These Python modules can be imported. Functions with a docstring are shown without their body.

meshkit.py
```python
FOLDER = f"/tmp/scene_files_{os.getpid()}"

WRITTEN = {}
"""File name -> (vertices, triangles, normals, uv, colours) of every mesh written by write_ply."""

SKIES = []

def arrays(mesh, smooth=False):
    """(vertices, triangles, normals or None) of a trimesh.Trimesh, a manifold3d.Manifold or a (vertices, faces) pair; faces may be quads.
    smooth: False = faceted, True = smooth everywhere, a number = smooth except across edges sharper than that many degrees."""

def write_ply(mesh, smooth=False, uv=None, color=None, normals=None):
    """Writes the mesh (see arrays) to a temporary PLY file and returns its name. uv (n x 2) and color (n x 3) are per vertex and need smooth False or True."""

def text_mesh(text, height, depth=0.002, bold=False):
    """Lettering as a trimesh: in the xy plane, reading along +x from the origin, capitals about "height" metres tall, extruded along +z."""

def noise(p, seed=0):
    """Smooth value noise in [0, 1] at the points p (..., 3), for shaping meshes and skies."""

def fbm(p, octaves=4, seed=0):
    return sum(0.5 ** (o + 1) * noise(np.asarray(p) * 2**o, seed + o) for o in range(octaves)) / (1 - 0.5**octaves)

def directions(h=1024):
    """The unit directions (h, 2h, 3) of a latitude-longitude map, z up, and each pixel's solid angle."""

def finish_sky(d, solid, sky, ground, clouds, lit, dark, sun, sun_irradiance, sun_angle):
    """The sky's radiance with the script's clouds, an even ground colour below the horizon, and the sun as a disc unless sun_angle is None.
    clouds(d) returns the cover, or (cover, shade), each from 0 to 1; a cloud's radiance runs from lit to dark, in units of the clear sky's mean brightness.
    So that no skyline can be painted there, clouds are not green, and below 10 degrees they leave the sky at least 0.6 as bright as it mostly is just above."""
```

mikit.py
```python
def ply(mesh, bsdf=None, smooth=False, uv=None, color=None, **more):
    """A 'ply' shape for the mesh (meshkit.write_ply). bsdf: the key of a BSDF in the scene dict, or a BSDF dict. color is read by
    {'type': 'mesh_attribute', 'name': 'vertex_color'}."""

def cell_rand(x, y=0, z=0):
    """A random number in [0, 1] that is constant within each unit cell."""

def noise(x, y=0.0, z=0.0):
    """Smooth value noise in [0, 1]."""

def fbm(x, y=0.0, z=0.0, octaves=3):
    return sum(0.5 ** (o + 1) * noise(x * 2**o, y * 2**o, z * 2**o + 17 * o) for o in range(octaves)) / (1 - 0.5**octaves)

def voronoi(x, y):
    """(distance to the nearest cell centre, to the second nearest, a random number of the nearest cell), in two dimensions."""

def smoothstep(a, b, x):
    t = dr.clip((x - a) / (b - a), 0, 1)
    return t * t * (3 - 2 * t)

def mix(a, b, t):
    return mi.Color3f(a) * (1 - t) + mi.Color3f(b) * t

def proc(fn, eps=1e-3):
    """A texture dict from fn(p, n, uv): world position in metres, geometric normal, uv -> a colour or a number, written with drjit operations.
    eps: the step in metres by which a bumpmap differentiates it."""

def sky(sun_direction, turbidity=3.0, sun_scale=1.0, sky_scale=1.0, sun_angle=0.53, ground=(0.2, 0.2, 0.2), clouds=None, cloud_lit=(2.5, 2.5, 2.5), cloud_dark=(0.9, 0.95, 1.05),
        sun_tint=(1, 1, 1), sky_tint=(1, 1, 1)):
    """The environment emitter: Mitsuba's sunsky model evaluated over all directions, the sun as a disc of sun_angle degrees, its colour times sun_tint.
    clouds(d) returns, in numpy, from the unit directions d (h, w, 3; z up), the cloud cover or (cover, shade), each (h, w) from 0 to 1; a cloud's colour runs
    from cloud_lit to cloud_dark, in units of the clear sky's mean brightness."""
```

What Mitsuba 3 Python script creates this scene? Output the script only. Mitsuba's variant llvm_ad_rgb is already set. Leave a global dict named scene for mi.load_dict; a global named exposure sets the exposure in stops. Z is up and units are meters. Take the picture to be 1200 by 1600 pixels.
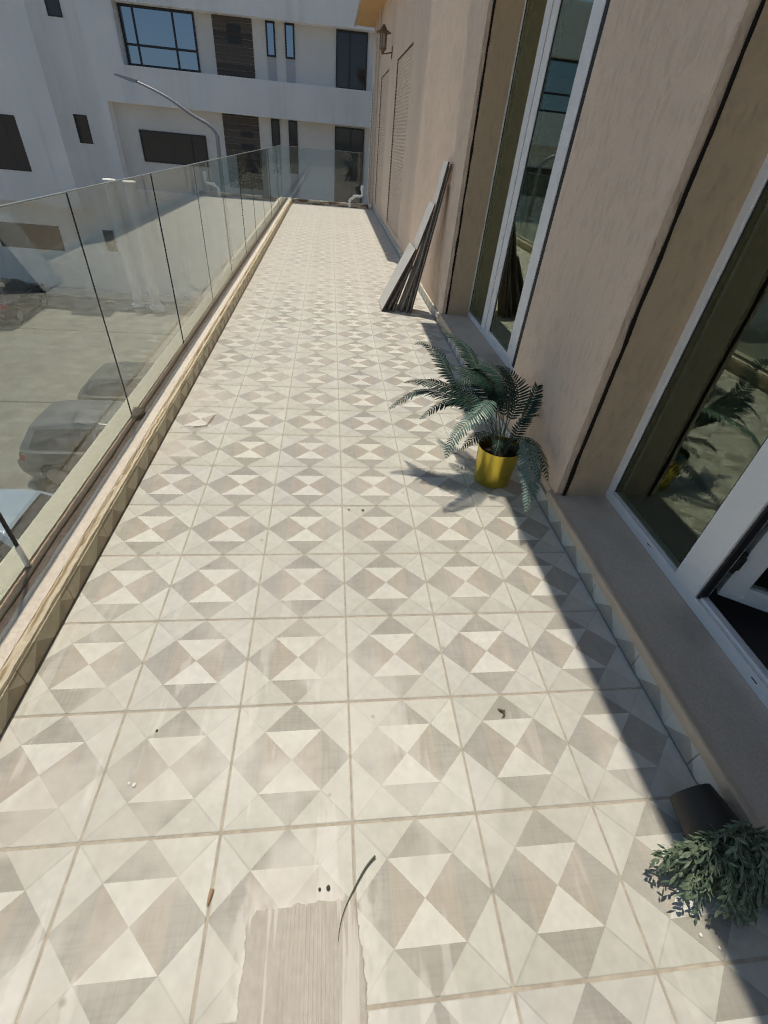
import math, random
import numpy as np, trimesh, manifold3d as m3
import drjit as dr
import mitsuba as mi
import mikit, meshkit
from mikit import proc, noise, fbm, voronoi, cell_rand, smoothstep, mix
from shapely.geometry import Polygon, box as sbox

T4 = mi.ScalarTransform4f
rng = np.random.default_rng(7)
random.seed(7)
scene, labels = {}, {}

# ---------------------------------------------------------------- camera, sky, exposure
CAM = np.array([1.12356, -0.09944, 1.66816])
YAW, PITCH, ROLL = 0.1539, -0.679, 0.0999
_f = np.array([math.sin(YAW) * math.cos(PITCH), math.cos(YAW) * math.cos(PITCH), math.sin(PITCH)])
_r = np.array([math.cos(YAW), -math.sin(YAW), 0.0])
_u = np.cross(_r, _f)
_up = -math.sin(ROLL) * _r + math.cos(ROLL) * _u
scene['camera'] = {'type': 'perspective', 'fov_axis': 'x', 'fov': math.degrees(2 * math.atan(600 / 716.7259)),
                   'near_clip': 0.02, 'far_clip': 900.0,
                   'to_world': T4().look_at(origin=CAM.tolist(), target=(CAM + _f).tolist(), up=_up.tolist())}
SUN = (-0.085, 0.23, 1.0)
scene['sky'] = mikit.sky(SUN, turbidity=3.2, ground=(0.3, 0.28, 0.25), sun_scale=1.0, sun_tint=(.93, 1.0, 1.07), sky_tint=(1.05, 1.0, .93))
exposure = 1.16


# ---------------------------------------------------------------- helpers
def num(key):
    if key not in scene and key not in labels:
        return key
    k = 1
    while f'{key}_{k:03d}' in scene or f'{key}_{k:03d}' in labels:
        k += 1
    return f'{key}_{k:03d}'


def thing(name, label, cat, group=None):
    key = num(name)
    labels[key] = {'label': label, 'category': cat}
    if group:
        labels[key]['group'] = group
    return key


_used = set()


def add(name, mesh, bsdf, parent=None, smooth=False, label=None, kind=None, **kw):
    base = name if parent is None else f'{parent}__{name}'
    key = base
    k = 1
    while key in scene:
        key = f'{base}_{k:03d}'
        k += 1
    scene[key] = mikit.ply(mesh, bsdf, smooth=smooth, **kw)
    if label or kind:
        labels[key] = {}
        if label:
            labels[key]['label'] = label
        if kind:
            labels[key]['kind'] = kind
    return key


def tag(key, label, cat, group=None, kind=None):
    labels[key] = {'label': label}
    if cat:
        labels[key]['category'] = cat
    if group:
        labels[key]['group'] = group
    if kind:
        labels[key]['kind'] = kind


def reuse(name, source, to_world, parent):
    base = f'{parent}__{name}'
    key, k = base, 1
    while key in scene:
        key = f'{base}_{k:03d}'
        k += 1
    scene[key] = {**scene[source], 'to_world': to_world} if isinstance(source, str) else {**source, 'to_world': to_world}
    return key


def box(x0, x1, y0, y1, z0, z1):
    b = trimesh.creation.box((x1 - x0, y1 - y0, z1 - z0))
    b.apply_translation(((x0 + x1) / 2, (y0 + y1) / 2, (z0 + z1) / 2))
    return b


def bbox(x0, x1, y0, y1, z0, z1, c=0.004):
    """box with chamfered edges"""
    hx, hy, hz = (x1 - x0) / 2, (y1 - y0) / 2, (z1 - z0) / 2
    c = min(c, hx * .8, hy * .8, hz * .8)
    pts = []
    for sx in (-1, 1):
        for sy in (-1, 1):
            for sz in (-1, 1):
                pts += [(sx * (hx - c), sy * (hy - c), sz * hz), (sx * (hx - c), sy * hy, sz * (hz - c)), (sx * hx, sy * (hy - c), sz * (hz - c))]
    h = trimesh.convex.convex_hull(np.array(pts))
    h.apply_translation(((x0 + x1) / 2, (y0 + y1) / 2, (z0 + z1) / 2))
    return h


def cat(*ms):
    return trimesh.util.concatenate([m for m in ms])


def tube(pts, rad, n=8, caps=True):
    pts = np.asarray(pts, float)
    rad = np.broadcast_to(np.asarray(rad, float), (len(pts),))
    t = np.gradient(pts, axis=0)
    t /= np.linalg.norm(t, axis=1, keepdims=True) + 1e-12
    ref = np.array([0, 0, 1.0]) if abs(t[0][2]) < .9 else np.array([1.0, 0, 0])
    a = np.cross(t[0], ref)
    a /= np.linalg.norm(a)
    V, F = [], []
    th = np.arange(n) * 2 * math.pi / n
    for i in range(len(pts)):
        a = a - t[i] * (a @ t[i])
        a /= np.linalg.norm(a) + 1e-12
        b = np.cross(t[i], a)
        V.append(pts[i] + rad[i] * (np.cos(th)[:, None] * a + np.sin(th)[:, None] * b))
    V = np.vstack(V)
    for i in range(len(pts) - 1):
        for k in range(n):
            p, q = i * n + k, i * n + (k + 1) % n
            F += [(p, q, q + n), (p, q + n, p + n)]
    if caps:
        V = np.vstack([V, pts[0], pts[-1]])
        c0, c1 = len(V) - 2, len(V) - 1
        e = (len(pts) - 1) * n
        for k in range(n):
            F += [(c0, (k + 1) % n, k), (c1, e + k, e + (k + 1) % n)]
    return trimesh.Trimesh(V, np.array(F), process=False)


def lathe(profile, n=40, at=(0, 0, 0)):
    p = np.asarray(profile, float)
    th = np.arange(n) * 2 * math.pi / n
    V = np.stack([np.outer(p[:, 0], np.cos(th)), np.outer(p[:, 0], np.sin(th)), np.repeat(p[:, 1:2], n, 1)], -1).reshape(-1, 3)
    F = []
    for i in range(len(p) - 1):
        for k in range(n):
            a, b = i * n + k, i * n + (k + 1) % n
            F += [(a, b, b + n), (a, b + n, a + n)]
    return trimesh.Trimesh(V + np.array(at), np.array(F), process=False)


def spline(P, n):
    P = np.asarray(P, float)
    from scipy.interpolate import CubicSpline
    d = np.r_[0, np.cumsum(np.linalg.norm(np.diff(P, axis=0), axis=1))]
    return CubicSpline(d, P)(np.linspace(0, d[-1], n))


def prism(poly, lo, hi, axis='y'):
    """polygon in (x, z), extruded over y (or in (y, z) over x)"""
    m = trimesh.creation.extrude_polygon(Polygon(poly) if not isinstance(poly, Polygon) else poly, hi - lo, engine='earcut')
    v = np.array(m.vertices)
    w = np.empty_like(v)
    if axis == 'y':
        w[:, 0], w[:, 1], w[:, 2] = v[:, 0], v[:, 2] + lo, v[:, 1]
    else:
        w[:, 0], w[:, 1], w[:, 2] = v[:, 2] + lo, v[:, 0], v[:, 1]
    m = trimesh.Trimesh(w, m.faces, process=True)
    if axis == 'y':
        m.invert()
    trimesh.repair.fix_normals(m)
    return m


def grid_strip(xs, ys, zfun, zlow, jx=None):
    """closed block: top surface z = zfun(x, y) over a grid, sides down to zlow; jx shifts the x of the outer rows"""
    X, Y = np.meshgrid(xs, ys, indexing='ij')
    if jx is not None:
        X = X + jx(X, Y)
    Z = zfun(X, Y)
    nx, ny = X.shape
    top = np.stack([X, Y, Z], -1).reshape(-1, 3)
    idx = np.arange(nx * ny).reshape(nx, ny)
    F = []
    a, b, c, d = idx[:-1, :-1].ravel(), idx[1:, :-1].ravel(), idx[1:, 1:].ravel(), idx[:-1, 1:].ravel()
    F = np.vstack([np.stack([a, b, c], 1), np.stack([a, c, d], 1)])
    ring = np.r_[idx[:, 0], idx[-1, 1:], idx[-2::-1, -1], idx[0, -2:0:-1]]
    low = top[ring].copy()
    low[:, 2] = zlow
    n0 = len(top)
    k = np.arange(len(ring))
    k2 = np.roll(k, -1)
    S = np.vstack([np.stack([ring[k], n0 + k, n0 + k2], 1), np.stack([ring[k], n0 + k2, ring[k2]], 1)])
    m = trimesh.Trimesh(np.vstack([top, low]), np.vstack([F, S]), process=False)
    return m


# ---------------------------------------------------------------- materials
def rgb(*c):
    return {'type': 'rgb', 'value': list(c)}


def pbr(col, rough=.6, spec=.4, metal=0., **k):
    return {'type': 'twosided', 'bsdf': {'type': 'principled', 'base_color': rgb(*col) if isinstance(col, tuple) else col,
                                         'roughness': rough, 'specular': spec, 'metallic': metal, **k}}


def bumped(bs, fn, scale=1.0, eps=1e-3):
    inner = bs['bsdf'] if bs['type'] == 'twosided' else bs
    return {'type': 'twosided', 'bsdf': {'type': 'bumpmap', 'arbitrary': proc(fn, eps), 'scale': scale, 'bsdf': inner}}


TS = 0.4


def tile_pattern(u, v, seed_u, seed_v):
    """printed facets of one 40 cm tile; u across, v along, in tile units"""
    iu, iv = dr.floor(u), dr.floor(v)
    a, b = u - iu, v - iv
    x, y = a - .5, b - .5
    ax, ay = dr.abs(x), dr.abs(y)
    inner = (ax + ay) < .5                       # the four diamonds
    vert = ay > ax                               # top / bottom diamond
    white = inner & vert & (ay < .25)
    grey = inner & vert & (ay >= .25)
    tan = inner & ~vert & (ax < .25)
    grey2 = inner & ~vert & (ax >= .25)
    light = ~inner & (ax > ay)
    W, L1, L2 = mi.Color3f(.648, .645, .595), mi.Color3f(.578, .578, .53), mi.Color3f(.535, .533, .482)
    G, G2, B = mi.Color3f(.368, .356, .318), mi.Color3f(.385, .374, .337), mi.Color3f(.432, .396, .340)
    c = dr.select(white, W, dr.select(grey, G, dr.select(tan, B, dr.select(grey2, G2, dr.select(light, L1, L2)))))
    # woven print on the dark facets: fine crossing threads, stronger on some tiles
    th = (smoothstep(.52, .74, noise(u * 85 + 3, v * 6, 1.0)) + smoothstep(.56, .76, noise(u * 6, v * 85, 2.0))) * (.5 + .8 * noise(u * 3, v * 3, 5.0))
    c = c * dr.select(grey | grey2, 1.03 - .062 * th, dr.select(tan, 1.02 - .05 * th, .97 + .06 * noise(u * 30, v * 30, 4.0)))
    # each printed facet fades a little from one side to the other
    c = c * (1 + .06 * dr.select(inner, x - y, y + x))
    # shade of shallow moulded lines painted into the colour: along the corner diagonals and where the facets meet
    e1 = dr.select(inner, 1.0, dr.abs(ax - ay))
    e2 = dr.abs(ax + ay - .5)
    wob = .55 + .9 * noise(u * 11, v * 11, 6.0)
    c = c * (1 - .16 * wob * (1 - smoothstep(.0, .016, e1)) - .09 * wob * (1 - smoothstep(.0, .010, e2)))
    r = cell_rand(iu, iv, 3)
    c = c * (.95 + .09 * r) * mi.Color3f(1.0, .995 + .01 * cell_rand(iu, iv, 5), .97 + .05 * cell_rand(iu, iv, 9))
    return c


def floor_color(p, n, uv):
    c = tile_pattern(p.x / TS, p.y / TS, 0, 0)
    d1 = fbm(p.x * 1.3 + 5, p.y * .9, 1.0, 4)
    d2 = fbm(p.x * 7, p.y * 7 + 2, 4.0, 3)
    d3 = fbm(p.x * 34, p.y * 34, 8.0, 3)
    near_kerb = 1 - smoothstep(.0, .42, p.x)
    worn = 1 - .55 * smoothstep(1.15, 1.6, p.x + .25 * (d1 - .5))
    dust_and_fade = smoothstep(.40, .74, d1 * .65 + d2 * .35) * .42 * worn + near_kerb * smoothstep(.3, .7, d2) * .6 + smoothstep(3.5, 10.0, p.y) * .55  # last term washes far tiles out, painting in distance glare and low contrast
    front = 1 - smoothstep(.2, 1.9, p.y)
    dust_and_fade = dust_and_fade + front * worn * smoothstep(.40, .72, d2) * .40
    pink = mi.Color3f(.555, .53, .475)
    c = mix(c, pink, dr.clip(dust_and_fade, 0, .72))
    # cement smears, pale
    s = smoothstep(.60, .72, fbm(p.x * 3.1 + 9, p.y * 2.2, 6.0, 4)) * front
    c = mix(c, mi.Color3f(.66, .65, .605), s * .6)
    # cement film left round the mortar patch
    ex = dr.maximum(dr.maximum(.90 - p.x, p.x - 1.215), p.y - .215)
    film = (1 - smoothstep(.0, .075, ex + .09 * (d2 - .5))) * smoothstep(.35, .6, fbm(p.x * 22, p.y * 13, 3.0, 4))
    c = mix(c, mi.Color3f(.70, .68, .635), dr.clip(film, 0, 1) * .6)
    # scraped streaks of dried cement along the walkway
    stv = smoothstep(.64, .74, fbm(p.x * 16, p.y * 3.2 + 3, 7.0, 4)) * front * worn
    c = mix(c, mi.Color3f(.70, .685, .645), stv * .55)
    # small dark drips
    f1, f2, w = voronoi(p.x * 2.6, p.y * 2.6)
    spot = (1 - smoothstep(.02, .05, f1 + .03 * d3)) * dr.select(w > .62, 1.0, 0.0)
    c = mix(c, mi.Color3f(.30, .26, .20), spot * .55)
    return c * (.93 + .14 * d3)


def skirt_color(p, n, uv):
    return tile_pattern(p.y / TS + .37, (p.z + .205) / TS, 0, 0) * .95


def plaster_color(base, amp=.12, warm=(.50, .40, .30)):
    b = mi.Color3f(*base) if False else base

    def fn(p, n, uv):
        a = fbm(p.x * 1.7 + p.y * 1.1, p.y * 1.3, p.z * .55, 4)
        s = fbm(p.x * 38 + p.y * 38, 1.5, p.z * 14, 3)
        g = fbm(p.x * 90, p.y * 90, p.z * 90, 2)
        c = mi.Color3f(*base) * (1 - amp + amp * 1.4 * a) * (.965 + .07 * s) * (.95 + .10 * g)
        low = 1 - smoothstep(.0, .5, p.z + .15 * a)
        scr = smoothstep(.54, .70, fbm(p.x * 44 + p.y * 44, 1.0, p.z * 12, 3))
        c = c * (1 - .07 * scr)
        return mix(c, mi.Color3f(*warm), .35 * low * smoothstep(.35, .65, a))
    return fn


def plaster_bump(p, n, uv):
    return fbm(p.x * 60 + p.y * 60, 3.0, p.z * 22, 3) * .0035 + smoothstep(.54, .70, fbm(p.x * 44 + p.y * 44, 1.0, p.z * 12, 3)) * .004 + fbm(p.x * 150, p.y * 150, p.z * 110, 2) * .0016


M = {}
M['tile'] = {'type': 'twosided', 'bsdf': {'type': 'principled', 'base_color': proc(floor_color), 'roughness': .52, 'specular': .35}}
M['skirting_kerb'] = pbr(proc(lambda p, n, uv: tile_pattern(p.y / TS + .12, (p.z + .215) / TS, 0, 0) * mi.Color3f(.78, .70, .56) * (.85 + .3 * fbm(p.x * 20, p.y * 20, p.z * 20, 3))), .6, .3)
M['skirting'] = pbr(proc(skirt_color), .5, .35)
M['grout'] = pbr(proc(lambda p, n, uv: mi.Color3f(.455, .41, .335) * (.8 + .4 * fbm(p.x * 40, p.y * 40, 1.0, 3))), .95, .1)
M['plaster'] = bumped(pbr(proc(plaster_color((.725, .568, .442))), .9, .15), plaster_bump)
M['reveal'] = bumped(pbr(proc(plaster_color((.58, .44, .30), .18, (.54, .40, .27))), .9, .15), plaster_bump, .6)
M['soffit'] = pbr(proc(plaster_color((.62, .40, .20), .1)), .9, .15)  # orange base colour paints in warm light bounced up under the eaves
M['mastic'] = pbr((.018, .014, .012), .8, .2)
M['sill'] = bumped(pbr(proc(lambda p, n, uv: mix((.50, .435, .355), (.62, .545, .45), fbm(p.x * 9, p.y * 9, p.z * 9, 3)) * (.82 + .36 * fbm(p.x * 160, p.y * 160, p.z * 160, 2)) * (1 - .25 * smoothstep(.55, .75, fbm(p.x * 3, p.y * 2, 2.0, 4)))), .75, .25),
                   lambda p, n, uv: fbm(p.x * 120, p.y * 120, p.z * 120, 3) * .0015)
M['sill_edge'] = bumped(pbr(proc(lambda p, n, uv: mix((.60, .50, .38), (.48, .39, .30), fbm(p.x * 20, p.y * 12, p.z * 20, 4))), .9, .1),
                        lambda p, n, uv: fbm(p.x * 60, p.y * 60, p.z * 60, 3) * .004)
M['frame_white'] = pbr(proc(lambda p, n, uv: mi.Color3f(.76, .76, .755) * (.93 + .1 * fbm(p.x * 5, p.y * 5, p.z * 3, 3))), .35, .5)
M['gasket'] = pbr((.02, .02, .022), .6, .4)
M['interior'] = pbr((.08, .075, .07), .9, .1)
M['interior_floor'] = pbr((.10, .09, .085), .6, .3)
M['pane_tinted'] = {'type': 'thindielectric', 'int_ior': 1.95, 'specular_reflectance': rgb(.80, .93, .75), 'specular_transmittance': rgb(.42, .48, .43)}
M['glass'] = {'type': 'thindielectric', 'int_ior': 1.52, 'specular_reflectance': rgb(.95, 1, .96), 'specular_transmittance': rgb(.84, .90, .85)}
M['glass_edge'] = pbr((.27, .31, .32), .3, .5)
M['glass_blue'] = {'type': 'thindielectric', 'int_ior': 1.52, 'specular_reflectance': rgb(.95, 1, 1), 'specular_transmittance': rgb(.62, .74, .80)}
M['joint_grey'] = pbr((.16, .17, .165), .6, .3)
M['shutter'] = pbr(proc(plaster_color((.70, .555, .43), .08)), .6, .3)
M['recess_shade'] = pbr((.10, .07, .045), .8, .2)  # dark brown used to paint in shade at recess edges
# kerb
M['ledge_pink'] = bumped(pbr(proc(lambda p, n, uv: mix((.66, .58, .49), (.70, .65, .56), fbm(p.x * 14, p.y * 6, 2.0, 4)) * (.86 + .22 * fbm(p.x * 70, p.y * 70, 1.0, 3))), .95, .1),
                         lambda p, n, uv: fbm(p.x * 55, p.y * 55, 1.0, 4) * .005)
M['mortar'] = bumped(pbr(proc(lambda p, n, uv: mix((.60, .53, .40), (.33, .25, .15), (1 - smoothstep(.002, .010, dr.abs(p.x + .006 + .022 * (fbm(p.y * 4, 3.0, 1.0, 3) - .5)))) * smoothstep(.34, .5, fbm(p.y * 2.5, 7.0, 1.0, 3))) * (.8 + .34 * fbm(p.x * 90, p.y * 50, p.z * 90, 3))), .95, .1),
                     lambda p, n, uv: fbm(p.x * 80, p.y * 40, p.z * 80, 4) * .008)
M['ledge_outer'] = bumped(pbr(proc(lambda p, n, uv: mix((.60, .56, .46), (.68, .63, .53), fbm(p.x * 12, p.y * 5, 2.0, 4)) * (.9 + .15 * fbm(p.x * 60, p.y * 60, 1.0, 3))), .95, .1),
                          lambda p, n, uv: fbm(p.x * 60, p.y * 60, 1.0, 4) * .005)
M['channel'] = bumped(pbr(proc(lambda p, n, uv: mix((.40, .29, .22), (.52, .41, .32), fbm(p.x * 60, p.y * 8, 2.0, 4)) * (.7 + .5 * fbm(p.x * 90, p.y * 60, p.z * 50, 2))), .9, .15),
                      lambda p, n, uv: fbm(p.x * 60, p.y * 40, 1.0, 4) * .006)
M['sealant'] = pbr(proc(lambda p, n, uv: mix((.30, .25, .17), (.42, .35, .25), fbm(p.x * 70, p.y * 10, p.z * 40, 3))), .7, .3)
M['stained'] = bumped(pbr(proc(lambda p, n, uv: mix((.20, .14, .10), (.58, .50, .40), smoothstep(.40, .60, fbm(p.x * 7, p.y * 7, p.z * 9 + 3, 4)))), .95, .1),
                      lambda p, n, uv: fbm(p.x * 30, p.y * 30, p.z * 30, 4) * .01)
M['concrete'] = pbr((.42, .39, .35), .9, .1)


def ground_color(p, n, uv):
    a = fbm(p.x * .25, p.y * .25, 1.0, 4)
    b = fbm(p.x * 1.7 + 4, p.y * 1.2, 3.0, 4)
    c = mix((.185, .182, .163), (.228, .224, .198), a) * (.84 + .28 * b)
    j = dr.minimum(dr.abs(p.y - 21.1 - .02 * p.x + .05 * noise(p.x * 2, 1.0, 0.0)), dr.abs(p.y - 14.4 - .02 * p.x))
    c = c * (1 - .45 * (1 - smoothstep(.02, .07, j)))
    oil = smoothstep(.62, .75, fbm(p.x * .6, p.y * .8 + 7, 5.0, 4))
    return mix(c, (.15, .145, .13), oil * .3) * (.93 + .14 * fbm(p.x * 9, p.y * 9, 2.0, 3))


M['ground'] = pbr(proc(ground_color), .9, .1)
M['facade'] = pbr(proc(lambda p, n, uv: mi.Color3f(.87, .845, .805) * (1 - .10 * smoothstep(.5, .75, fbm(p.x * 2.4 + p.y, 5.0, p.z * .12, 4))) * (.86 + .2 * fbm(p.x * .5 + p.y * .5, 2.0, p.z * .35, 4)) * (.96 + .06 * fbm(p.x * 5, p.y * 5, p.z * 1.2, 3))), .9, .15)
M['facade_warm'] = pbr(proc(lambda p, n, uv: mi.Color3f(.74, .70, .64) * (.9 + .16 * fbm(p.x * .9 + p.y * .5, 2.0, p.z * .5, 4))), .9, .15)
M['facade_grey'] = pbr((.48, .47, .46), .8, .2)
M['dark_frame'] = pbr((.03, .03, .032), .45, .4)
M['mirror_pane'] = pbr((.25, .31, .37), .03, .5, 1.0)
M['dark_pane'] = pbr((.022, .024, .026), .06, .55)


def wood_fn(p, n, uv):
    k = cell_rand(dr.floor(p.z / .232 + .5), 3.0, 1.0)
    g = fbm(p.x * 1.2 + 40 * k, p.y * 2, p.z * 26 + k * 9, 4)
    return mix((.050, .042, .036), (.145, .115, .092), dr.clip(g * .8 + k * .45 - .15, 0, 1))


M['wood'] = pbr(proc(wood_fn), .6, .3)
M['galvanised'] = pbr((.30, .31, .33), .4, .5, .4)
M['lantern'] = pbr((.17, .11, .07), .55, .4)
M['lantern_glass'] = pbr((.36, .32, .28), .3, .5)
M['pipe_beige'] = pbr((.60, .53, .45), .5, .3)
M['pvc'] = pbr((.86, .85, .82), .35, .45)
M['pot_gold'] = {'type': 'twosided', 'bsdf': {'type': 'principled', 'metallic': .92, 'specular': .5, 'roughness': .30,
                 'base_color': proc(lambda p, n, uv: mi.Color3f(.72, .56, .085) * (.86 + .2 * fbm(p.x * 16, p.y * 16, p.z * 5, 3)))}}
M['pot_black'] = pbr((.040, .038, .035), .55, .3)
M['soil'] = bumped(pbr((.035, .026, .02), .95, .1), lambda p, n, uv: fbm(p.x * 90, p.y * 90, p.z * 90, 3) * .01)


def fern_fn(p, n, uv):
    a = fbm(p.x * 18, p.y * 18, p.z * 18, 3)
    return mix((.010, .028, .022), (.030, .066, .052), a)


M['fern'] = {'type': 'twosided', 'bsdf': {'type': 'principled', 'base_color': proc(fern_fn), 'roughness': .42, 'specular': .16}}
M['fern_sky_sheen'] = pbr(proc(lambda p, n, uv: mix((.085, .155, .125), (.14, .235, .195), fbm(p.x * 18, p.y * 18, p.z * 18, 3))), .40, .55)  # paler copy of the fern green, painting in sky sheen on drooping fronds
M['fern_stem'] = pbr((.13, .15, .10), .5, .4)
M['herb'] = pbr(proc(lambda p, n, uv: mix((.075, .12, .07), (.17, .225, .155), fbm(p.x * 30, p.y * 30, p.z * 30, 3))), .5, .4)
M['herb_stem'] = pbr((.19, .23, .16), .55, .35)
M['board_face'] = pbr(proc(lambda p, n, uv: mi.Color3f(.56, .545, .51) * (.88 + .2 * fbm(p.x * 6, p.y * 6, p.z * 6, 3)) * (.96 + .08 * fbm(p.x * 40, p.y * 40, p.z * 40, 2))), .55, .3)
M['board_core'] = pbr(proc(lambda p, n, uv: mix((.085, .062, .048), (.15, .115, .09), fbm(p.x * 60, p.y * 60, p.z * 60, 3))), .9, .15)
M['twig'] = pbr((.16, .11, .075), .8, .2)
M['stalk'] = pbr((.13, .12, .085), .7, .25)
M['butt'] = pbr((.40, .27, .165), .8, .2)
M['pebble_white'] = pbr((.80, .79, .76), .6, .3)
M['pebble_dark'] = pbr((.07, .065, .055), .7, .2)
def patch_color(p, n, uv):
    a = fbm(p.x * 26, p.y * 5, 2.0, 4)
    c = mix((.475, .44, .385), (.545, .51, .455), a) * (.92 + .16 * fbm(p.x * 120, p.y * 60, 1.0, 2))
    c = mix(c, (.70, .67, .60), smoothstep(.0048, .0066, p.z) * .8)  # crests painted paler than troughs, standing in for shading between the ribs
    return mix(c, (.70, .675, .62), smoothstep(.60, .70, fbm(p.x * 60, p.y * 4, 5.0, 4)) * .7)


M['patch'] = pbr(proc(patch_color), .95, .1)
M['car_dark'] = pbr((.075, .083, .080), .25, .55, .3, clearcoat=1.0, clearcoat_gloss=.95)
M['car_grey'] = pbr((.13, .142, .15), .22, .55, .3, clearcoat=1.0, clearcoat_gloss=.95)
M['car_blue'] = pbr((.34, .42, .52), .28, .5, .3, clearcoat=1.0, clearcoat_gloss=.95)
M['car_black'] = pbr((.014, .016, .022), .2, .55, 0., clearcoat=1.0, clearcoat_gloss=.95)
M['car_glass'] = pbr((.016, .02, .024), .05, .7)
M['rubber'] = pbr((.018, .018, .018), .8, .2)
M['chrome'] = pbr((.7, .7, .72), .15, .5, 1.0)
M['rim_grey'] = pbr((.30, .30, .31), .35, .5, .6)
M['light_lens'] = pbr((.55, .58, .6), .1, .6)
M['light_red'] = pbr((.32, .012, .012), .15, .6)
M['trim'] = pbr((.03, .03, .03), .6, .3)
for k, v in M.items():
    scene['mat_' + k] = v


def m_(k):
    return 'mat_' + k


# ================================================================ GROUND (car park) and terrace slab
GZ = -5.6
g = trimesh.Trimesh([(-260, -160, GZ), (260, -160, GZ), (260, 340, GZ), (-260, 340, GZ)], [(0, 1, 2), (0, 2, 3)], process=False)
tag(add('ground', g, m_('ground')), 'pale concrete car park floor with oil stains below the terrace', None, kind='structure')
slab = cat(box(-.30, 2.43, -4, 16.72, -.34, -.012), box(-.24, 2.43, -4, 16.66, GZ - .1, -.34))
tag(add('terrace_slab', slab, m_('concrete')), 'concrete terrace slab and wall carrying the tiled floor', None, kind='structure')

# ================================================================ TERRACE FLOOR
Y_END = 16.50
fl = 'terrace_floor'
labels[fl] = {'label': 'terrace floor of printed diamond pattern tiles in sun', 'kind': 'structure'}
gv = trimesh.Trimesh([(-.02, -4, -.0022), (2.44, -4, -.0022), (2.44, Y_END + .1, -.0022), (-.02, Y_END + .1, -.0022)], [(0, 1, 2), (0, 2, 3)], process=False)
add('grout', gv, m_('grout'), fl)


def tile_mesh(x0, x1, y0, y1, c=.0022):
    V = []
    for (d, z) in ((0, -.011), (0, -.0024), (c, 0)):
        V += [(x0 + d, y0 + d, z), (x1 - d, y0 + d, z), (x1 - d, y1 - d, z), (x0 + d, y1 - d, z)]
    F = []
    for r in (0, 4):
        for k in range(4):
            a, b = r + k, r + (k + 1) % 4
            F += [(a, b, b + 4), (a, b + 4, a + 4)]
    F += [(8, 9, 10), (8, 10, 11)]
    return trimesh.Trimesh(np.array(V), np.array(F), process=False)


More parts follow.
